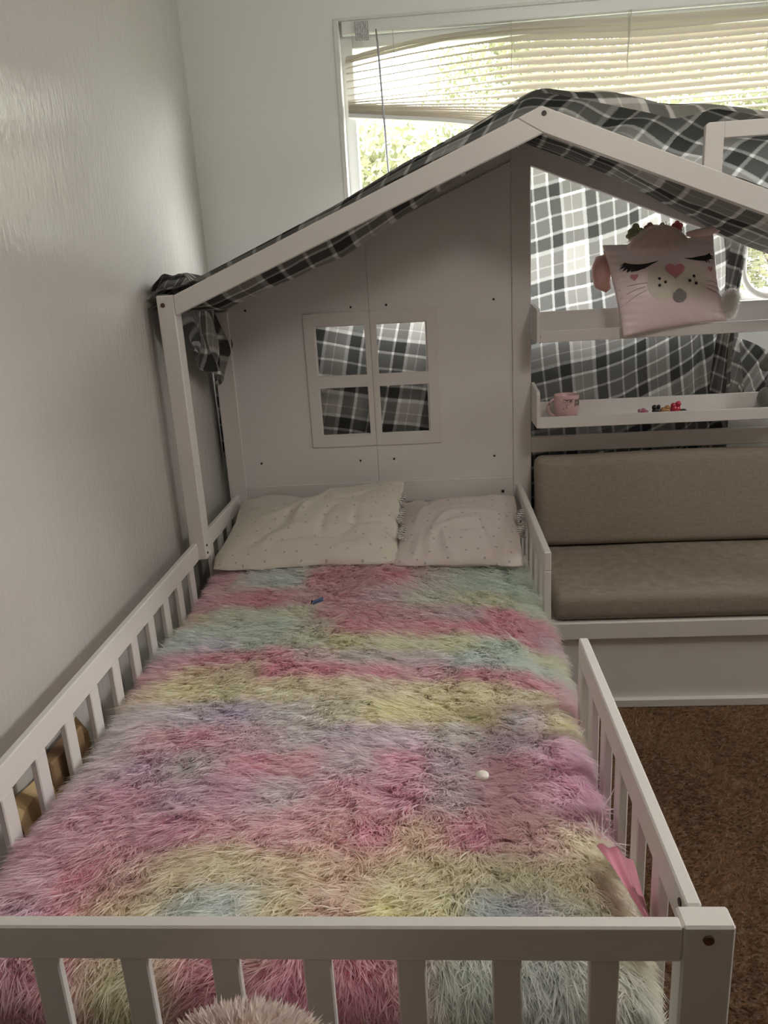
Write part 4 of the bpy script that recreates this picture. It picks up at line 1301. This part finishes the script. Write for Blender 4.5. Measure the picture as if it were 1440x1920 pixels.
# pompom tail
pc = [pat3(1140, 670, .004), pat3(1130, 740, .006)]; pr_ = [np.array([.020, .020, .026]), np.array([.014, .014, .018])]
bm = bmesh.new()
for c, r in zip(pc, pr_): blob(bm, c, r, 12)
pt = bm_mesh('pompom_tail', bm, 'toy_white', CP, smooth=True)
fuzzy('pompom_fur', pc, pr_, 2600, .013, srgb([245, 238, 232]), pt, seed=8)

# ------------------------------------------------------------------ mug and little toys on the lower shelf
MG = thing('mug', (1.192, 1.925, .834), 'pink ceramic mug with black lettering standing on the lower shelf', 'mug')
bm = bmesh.new()
prf = [(.0, .835), (.033, .835), (.036, .838), (.0405, .87), (.0425, .918), (.0418, .9195), (.0395, .918), (.0375, .87), (.034, .842), (.0, .841)]
rings = []
for r_, z_ in prf:
    rings.append([bm.verts.new((1.192 + r_ * math.cos(t), 1.925 + r_ * math.sin(t), z_)) for t in np.linspace(0, 2 * PI, 36, endpoint=False)] if r_ > 0 else [bm.verts.new((1.192, 1.925, z_))])
for A_, B_ in zip(rings[:-1], rings[1:]):
    for k in range(36):
        if len(A_) == 1: bm.faces.new((A_[0], B_[(k + 1) % 36], B_[k]))
        elif len(B_) == 1: bm.faces.new((A_[k], A_[(k + 1) % 36], B_[0]))
        else: bm.faces.new((A_[k], A_[(k + 1) % 36], B_[(k + 1) % 36], B_[k]))
bm_mesh('cup', bm, 'mug_pink', MG, smooth=True)
bm = bmesh.new()
hc = np.array([1.192 - .0385, 1.925, .876])
tube(bm, [(hc[0] + .002 - .026 * math.sin(t), 1.925 - .003 * math.sin(t), hc[2] + .028 * math.cos(t)) for t in np.linspace(0, PI, 12)], .0048, 8)
bm_mesh('handle', bm, 'mug_pink', MG, smooth=True)


def wrap_text(body, size, ang0, z0, material, name):
    cu = bpy.data.curves.new('tmp_text', 'FONT'); cu.body = body; cu.size = size; cu.extrude = 0; cu.resolution_u = 2
    cu.offset = size * .03
    o = bpy.data.objects.new('tmp_text', cu); COL.objects.link(o)
    dg = bpy.context.evaluated_depsgraph_get(); dg.update()
    me = bpy.data.meshes.new_from_object(o.evaluated_get(dg)); bpy.data.objects.remove(o)
    V = np.array([v.co[:] for v in me.vertices]); F = [tuple(p.vertices) for p in me.polygons]
    R_ = .0405 + (z0 + V[:, 1] - .87) / .048 * .002 + .0006
    an = ang0 + V[:, 0] / .0415
    P = np.stack([1.192 + R_ * np.cos(an), 1.925 + R_ * np.sin(an), z0 + V[:, 1]], 1)
    return mesh(name, P, F, material, MG)


wrap_text('SHE', .0135, -1.05, .8965, 'ink_black', 'lettering')
wrap_text("DOESN'T", .0135, -1.05, .8845, 'ink_black', 'lettering')
# leafy black drawing on the front of the mug
bm = bmesh.new()
rg = np.random.default_rng(4)
def mug_pt(an, z): return Vector((1.192 + (.0405 + (z - .87) / .048 * .002 + .0008) * math.cos(an), 1.925 + (.0405 + (z - .87) / .048 * .002 + .0008) * math.sin(an), z))
for k in range(34):
    an = -2.05 + .75 * rg.uniform(0, 1) ** .8; z = .908 - .055 * rg.uniform(0, 1) * (1 - (an + 2.05) / .9)
    d = rg.uniform(0, PI); l = rg.uniform(.002, .005)
    a_, b_ = mug_pt(an, z), mug_pt(an + l * math.cos(d) / .0415, z + l * math.sin(d))
    w_ = mug_pt(an + .0014 * -math.sin(d) / .0415, z + .0014 * math.cos(d)) - a_
    vs_ = [bm.verts.new(q) for q in (a_, (a_ + b_) / 2 + w_, b_, (a_ + b_) / 2 - w_)]
    bm.faces.new(vs_)
tube(bm, [mug_pt(t, .909 - .004 * math.sin((t + 2) * 4)) for t in np.linspace(-1.95, -1.2, 8)], .0008, 5)
bm_mesh('leaf_drawing', bm, 'ink_black', MG)

def toy(name, parts, base, label, cat):
    t = thing(name, base, label, cat)
    for nm, m, blobs in parts:
        bm = bmesh.new()
        for c, r in blobs: blob(bm, c, r, 12)
        bm_mesh(nm, bm, m, t, smooth=True)
    return t


z0 = .835
toy('toy_flower', [('petals', 'toy_pink', [((1.440 + .011 * math.cos(k * 1.257), 1.90 + .004 * math.sin(k * 1.257), z0 + .018 + .006 * math.sin(k * 1.257)), (.008, .006, .006)) for k in range(5)] + [((1.44, 1.90, z0 + .008), (.015, .012, .009))]),
                   ('flower_center', 'toy_red', [((1.44, 1.892, z0 + .019), (.0045, .004, .004))])],
    (1.44, 1.90, z0), 'small dusty pink toy flower lying in the lower shelf', 'toy')
toy('toy_figure', [('body', 'toy_black', [((1.487, 1.905, z0 + .016), (.016, .012, .014)), ((1.478, 1.90, z0 + .030), (.009, .008, .009)), ((1.492, 1.90, z0 + .032), (.007, .006, .007))]),
                   ('belly', 'toy_gold', [((1.513, 1.903, z0 + .018), (.018, .012, .012)), ((1.520, 1.90, z0 + .029), (.010, .008, .007))])],
    (1.50, 1.905, z0), 'little black and gold toy figure lying in the lower shelf', 'toy')
toy('toy_apple', [('body', 'toy_red', [((1.548, 1.905, z0 + .020), (.018, .015, .017)), ((1.540, 1.902, z0 + .034), (.009, .008, .009)), ((1.556, 1.902, z0 + .038), (.010, .009, .010))]),
                  ('foot', 'toy_black', [((1.572, 1.90, z0 + .014), (.013, .007, .008))])],
    (1.55, 1.905, z0), 'shiny red round toy beside the black and gold figure', 'toy')
toy('plush_toy', [('hood', 'toy_grey', [((1.865, 1.93, 1.000), (.034, .030, .030)), ((1.845, 1.94, .985), (.022, .022, .024))]),
                  ('face', 'toy_white', [((1.885, 1.908, .990), (.018, .014, .019)), ((1.897, 1.905, .978), (.014, .012, .012))]),
                  ('eye', 'ink_black', [((1.886, 1.8935, .995), (.0035, .003, .004))]),
                  ('nose', 'toy_black', [((1.902, 1.8935, .980), (.005, .004, .004))]),
                  ('body', 'toy_grey', [((1.895, 1.935, .912), (.050, .034, .075)), ((1.85, 1.93, .875), (.03, .025, .038))]),
                  ('foot', 'toy_black', [((1.93, 1.90, .856), (.045, .02, .018))])],
    (1.89, 1.93, .836), 'grey and white plush animal sitting on the lower shelf at the picture edge', 'plush toy')

# ------------------------------------------------------------------ fluffy plush in front of the foot rail
PL = thing('fluffy_plush', (.535, -.15, 0), 'fluffy pale pink plush toy standing in front of the foot rail', 'plush toy')
bm = bmesh.new(); blob(bm, (.530, -.15, .516), (.100, .075, .080), 22)
hd = bm_mesh('head', bm, 'toy_white', PL, smooth=True)
bm = bmesh.new(); blob(bm, (.535, -.16, .22), (.13, .10, .22), 22); blob(bm, (.42, -.17, .30), (.05, .05, .10), 12); blob(bm, (.65, -.17, .30), (.05, .05, .10), 12)
bm_mesh('body', bm, 'toy_white', PL, smooth=True)
fuzzy('head_fur', [(.530, -.15, .516)], [np.array([.100, .075, .080])], 9000, .019, srgb([200, 178, 170]), hd, seed=15, width=.0045)
cs = [(.500, -.20, .594)]; rs = [np.array([.022, .016, .014])]
bm = bmesh.new(); blob(bm, cs[0], rs[0], 12)
tf = bm_mesh('light_tuft', bm, 'toy_white', PL, smooth=True)
fuzzy('tuft_fur', cs, rs, 1600, .016, srgb([228, 208, 200]), tf, seed=16, width=.003)

# tan paper bag wedged between guard rail and wall
TB = thing('paper_bag', (-.026, .55, 0), 'tan paper bag standing between the guard rail and the wall', 'bag')
bm = bmesh.new()
yv = np.linspace(.405, .69, 12); rows = []
for z_ in (0, .15, .30, .42, .47):
    rows.append([bm.verts.new((-.043 + .004 * math.sin(y_ * 40), y_, z_ + (.025 * math.sin(y_ * 9) if z_ > .4 else 0))) for y_ in yv])
for z_ in (.44, .30, .15, 0):
    rows.append([bm.verts.new((-.008 + .004 * math.sin(y_ * 31 + z_ * 9) - (.012 if z_ > .4 else 0), y_, z_ - (.03 * abs(math.sin(y_ * 14)) if z_ > .4 else 0))) for y_ in yv])
for a_, b_ in zip(rows[:-1], rows[1:]):
    for i in range(len(yv) - 1): bm.faces.new((a_[i], a_[i + 1], b_[i + 1], b_[i]))
bm_mesh('bag_body', bm, 'tan_card', TB, smooth=False)
bm = bmesh.new()
bm_box(bm, -.041, -.012, .52, .66, .40, .466, .004)
bm_mesh('bag_flap', bm, 'tan_inside', TB)

# ------------------------------------------------------------------ outside the window
g = box('lawn', -14, 18, YB + .6, 26, -1.2, -1.0, 'lawn', None, bevel=0)
tag(g, 'sunlit green lawn outside the window', 'lawn'); g['kind'] = 'structure'


def tree(base, blobs, nleaf, seed, label, m1='leaf_green', m2='leaf_yellow', size=.062):
    t = thing('tree', base, label, 'tree', 'trees outside the window')
    r = np.random.default_rng(seed)
    bx, by, bz = base
    bm = bmesh.new()
    topz = max(b[2] for b in blobs)
    tube(bm, [(bx, by, bz), (bx + .1, by, bz + (topz - bz) * .4), (bx - .05, by, topz)], [.16, .12, .04], 8)
    for b in blobs:
        tube(bm, [(bx + .05, by, bz + (b[2] - bz) * .55), (b[0] * .6 + bx * .4, b[1] * .6 + by * .4, bz + (b[2] - bz) * .8), tuple(b[:3])], [.06, .04, .012], 6)
    bm_mesh('trunk', bm, 'bark', t)
    for mi, (m_, frac) in enumerate(((m1, .55), (m2, .45))):
        n = int(nleaf * frac)
        wts = np.array([b[3] ** 2 for b in blobs]); k = r.choice(len(blobs), n, p=wts / wts.sum())
        d = nrm(r.normal(size=(n, 3))); rad = np.array([b[3] for b in blobs])[k] * r.uniform(.35, 1.05, n) ** .6
        c = np.array([b[:3] for b in blobs])[k] + d * rad[:, None] * np.array([1, 1, .85])
        a_ = nrm(r.normal(size=(n, 3))); b_ = nrm(np.cross(a_, r.normal(size=(n, 3)))); s_ = r.uniform(.6, 1.2, n)[:, None] * size
        V = np.stack([c - a_ * s_, c + b_ * s_ * .5, c + a_ * s_, c - b_ * s_ * .5], 1).reshape(-1, 3)
        F = (np.arange(n)[:, None] * 4 + np.arange(4)).tolist()
        o = mesh('foliage', V, F, m_, t); o['kind'] = 'stuff'


tree((-1.3, 9.5, -1.0), [(-1.6, 9.3, 1.6, 1.5), (-.6, 9.6, 2.3, 1.3), (.3, 9.2, 2.0, 1.2), (-.8, 9.4, .6, 1.5), (.6, 9.0, .8, 1.3)], 20000, 1, 'yellow-green leafy tree behind the left part of the window')
tree((2.9, 14.6, -1.0), [(2.2, 14.5, 4.2, 1.6), (3.5, 14.6, 4.9, 1.8), (2.9, 14.4, 2.8, 1.9), (1.6, 14.3, 2.4, 1.5), (4.6, 14.7, 3.3, 1.7), (3.2, 14.3, 1.1, 1.9)], 30000, 2, 'tall green tree behind the middle of the blind')
tree((5.2, 9.5, -1.0), [(4.8, 9.4, 3.4, 1.4), (5.6, 9.6, 2.6, 1.5), (4.5, 9.3, 1.9, 1.4), (5.2, 9.5, .8, 1.6), (6.4, 9.5, 3.2, 1.4)], 20000, 3, 'leafy green tree behind the right part of the blind')
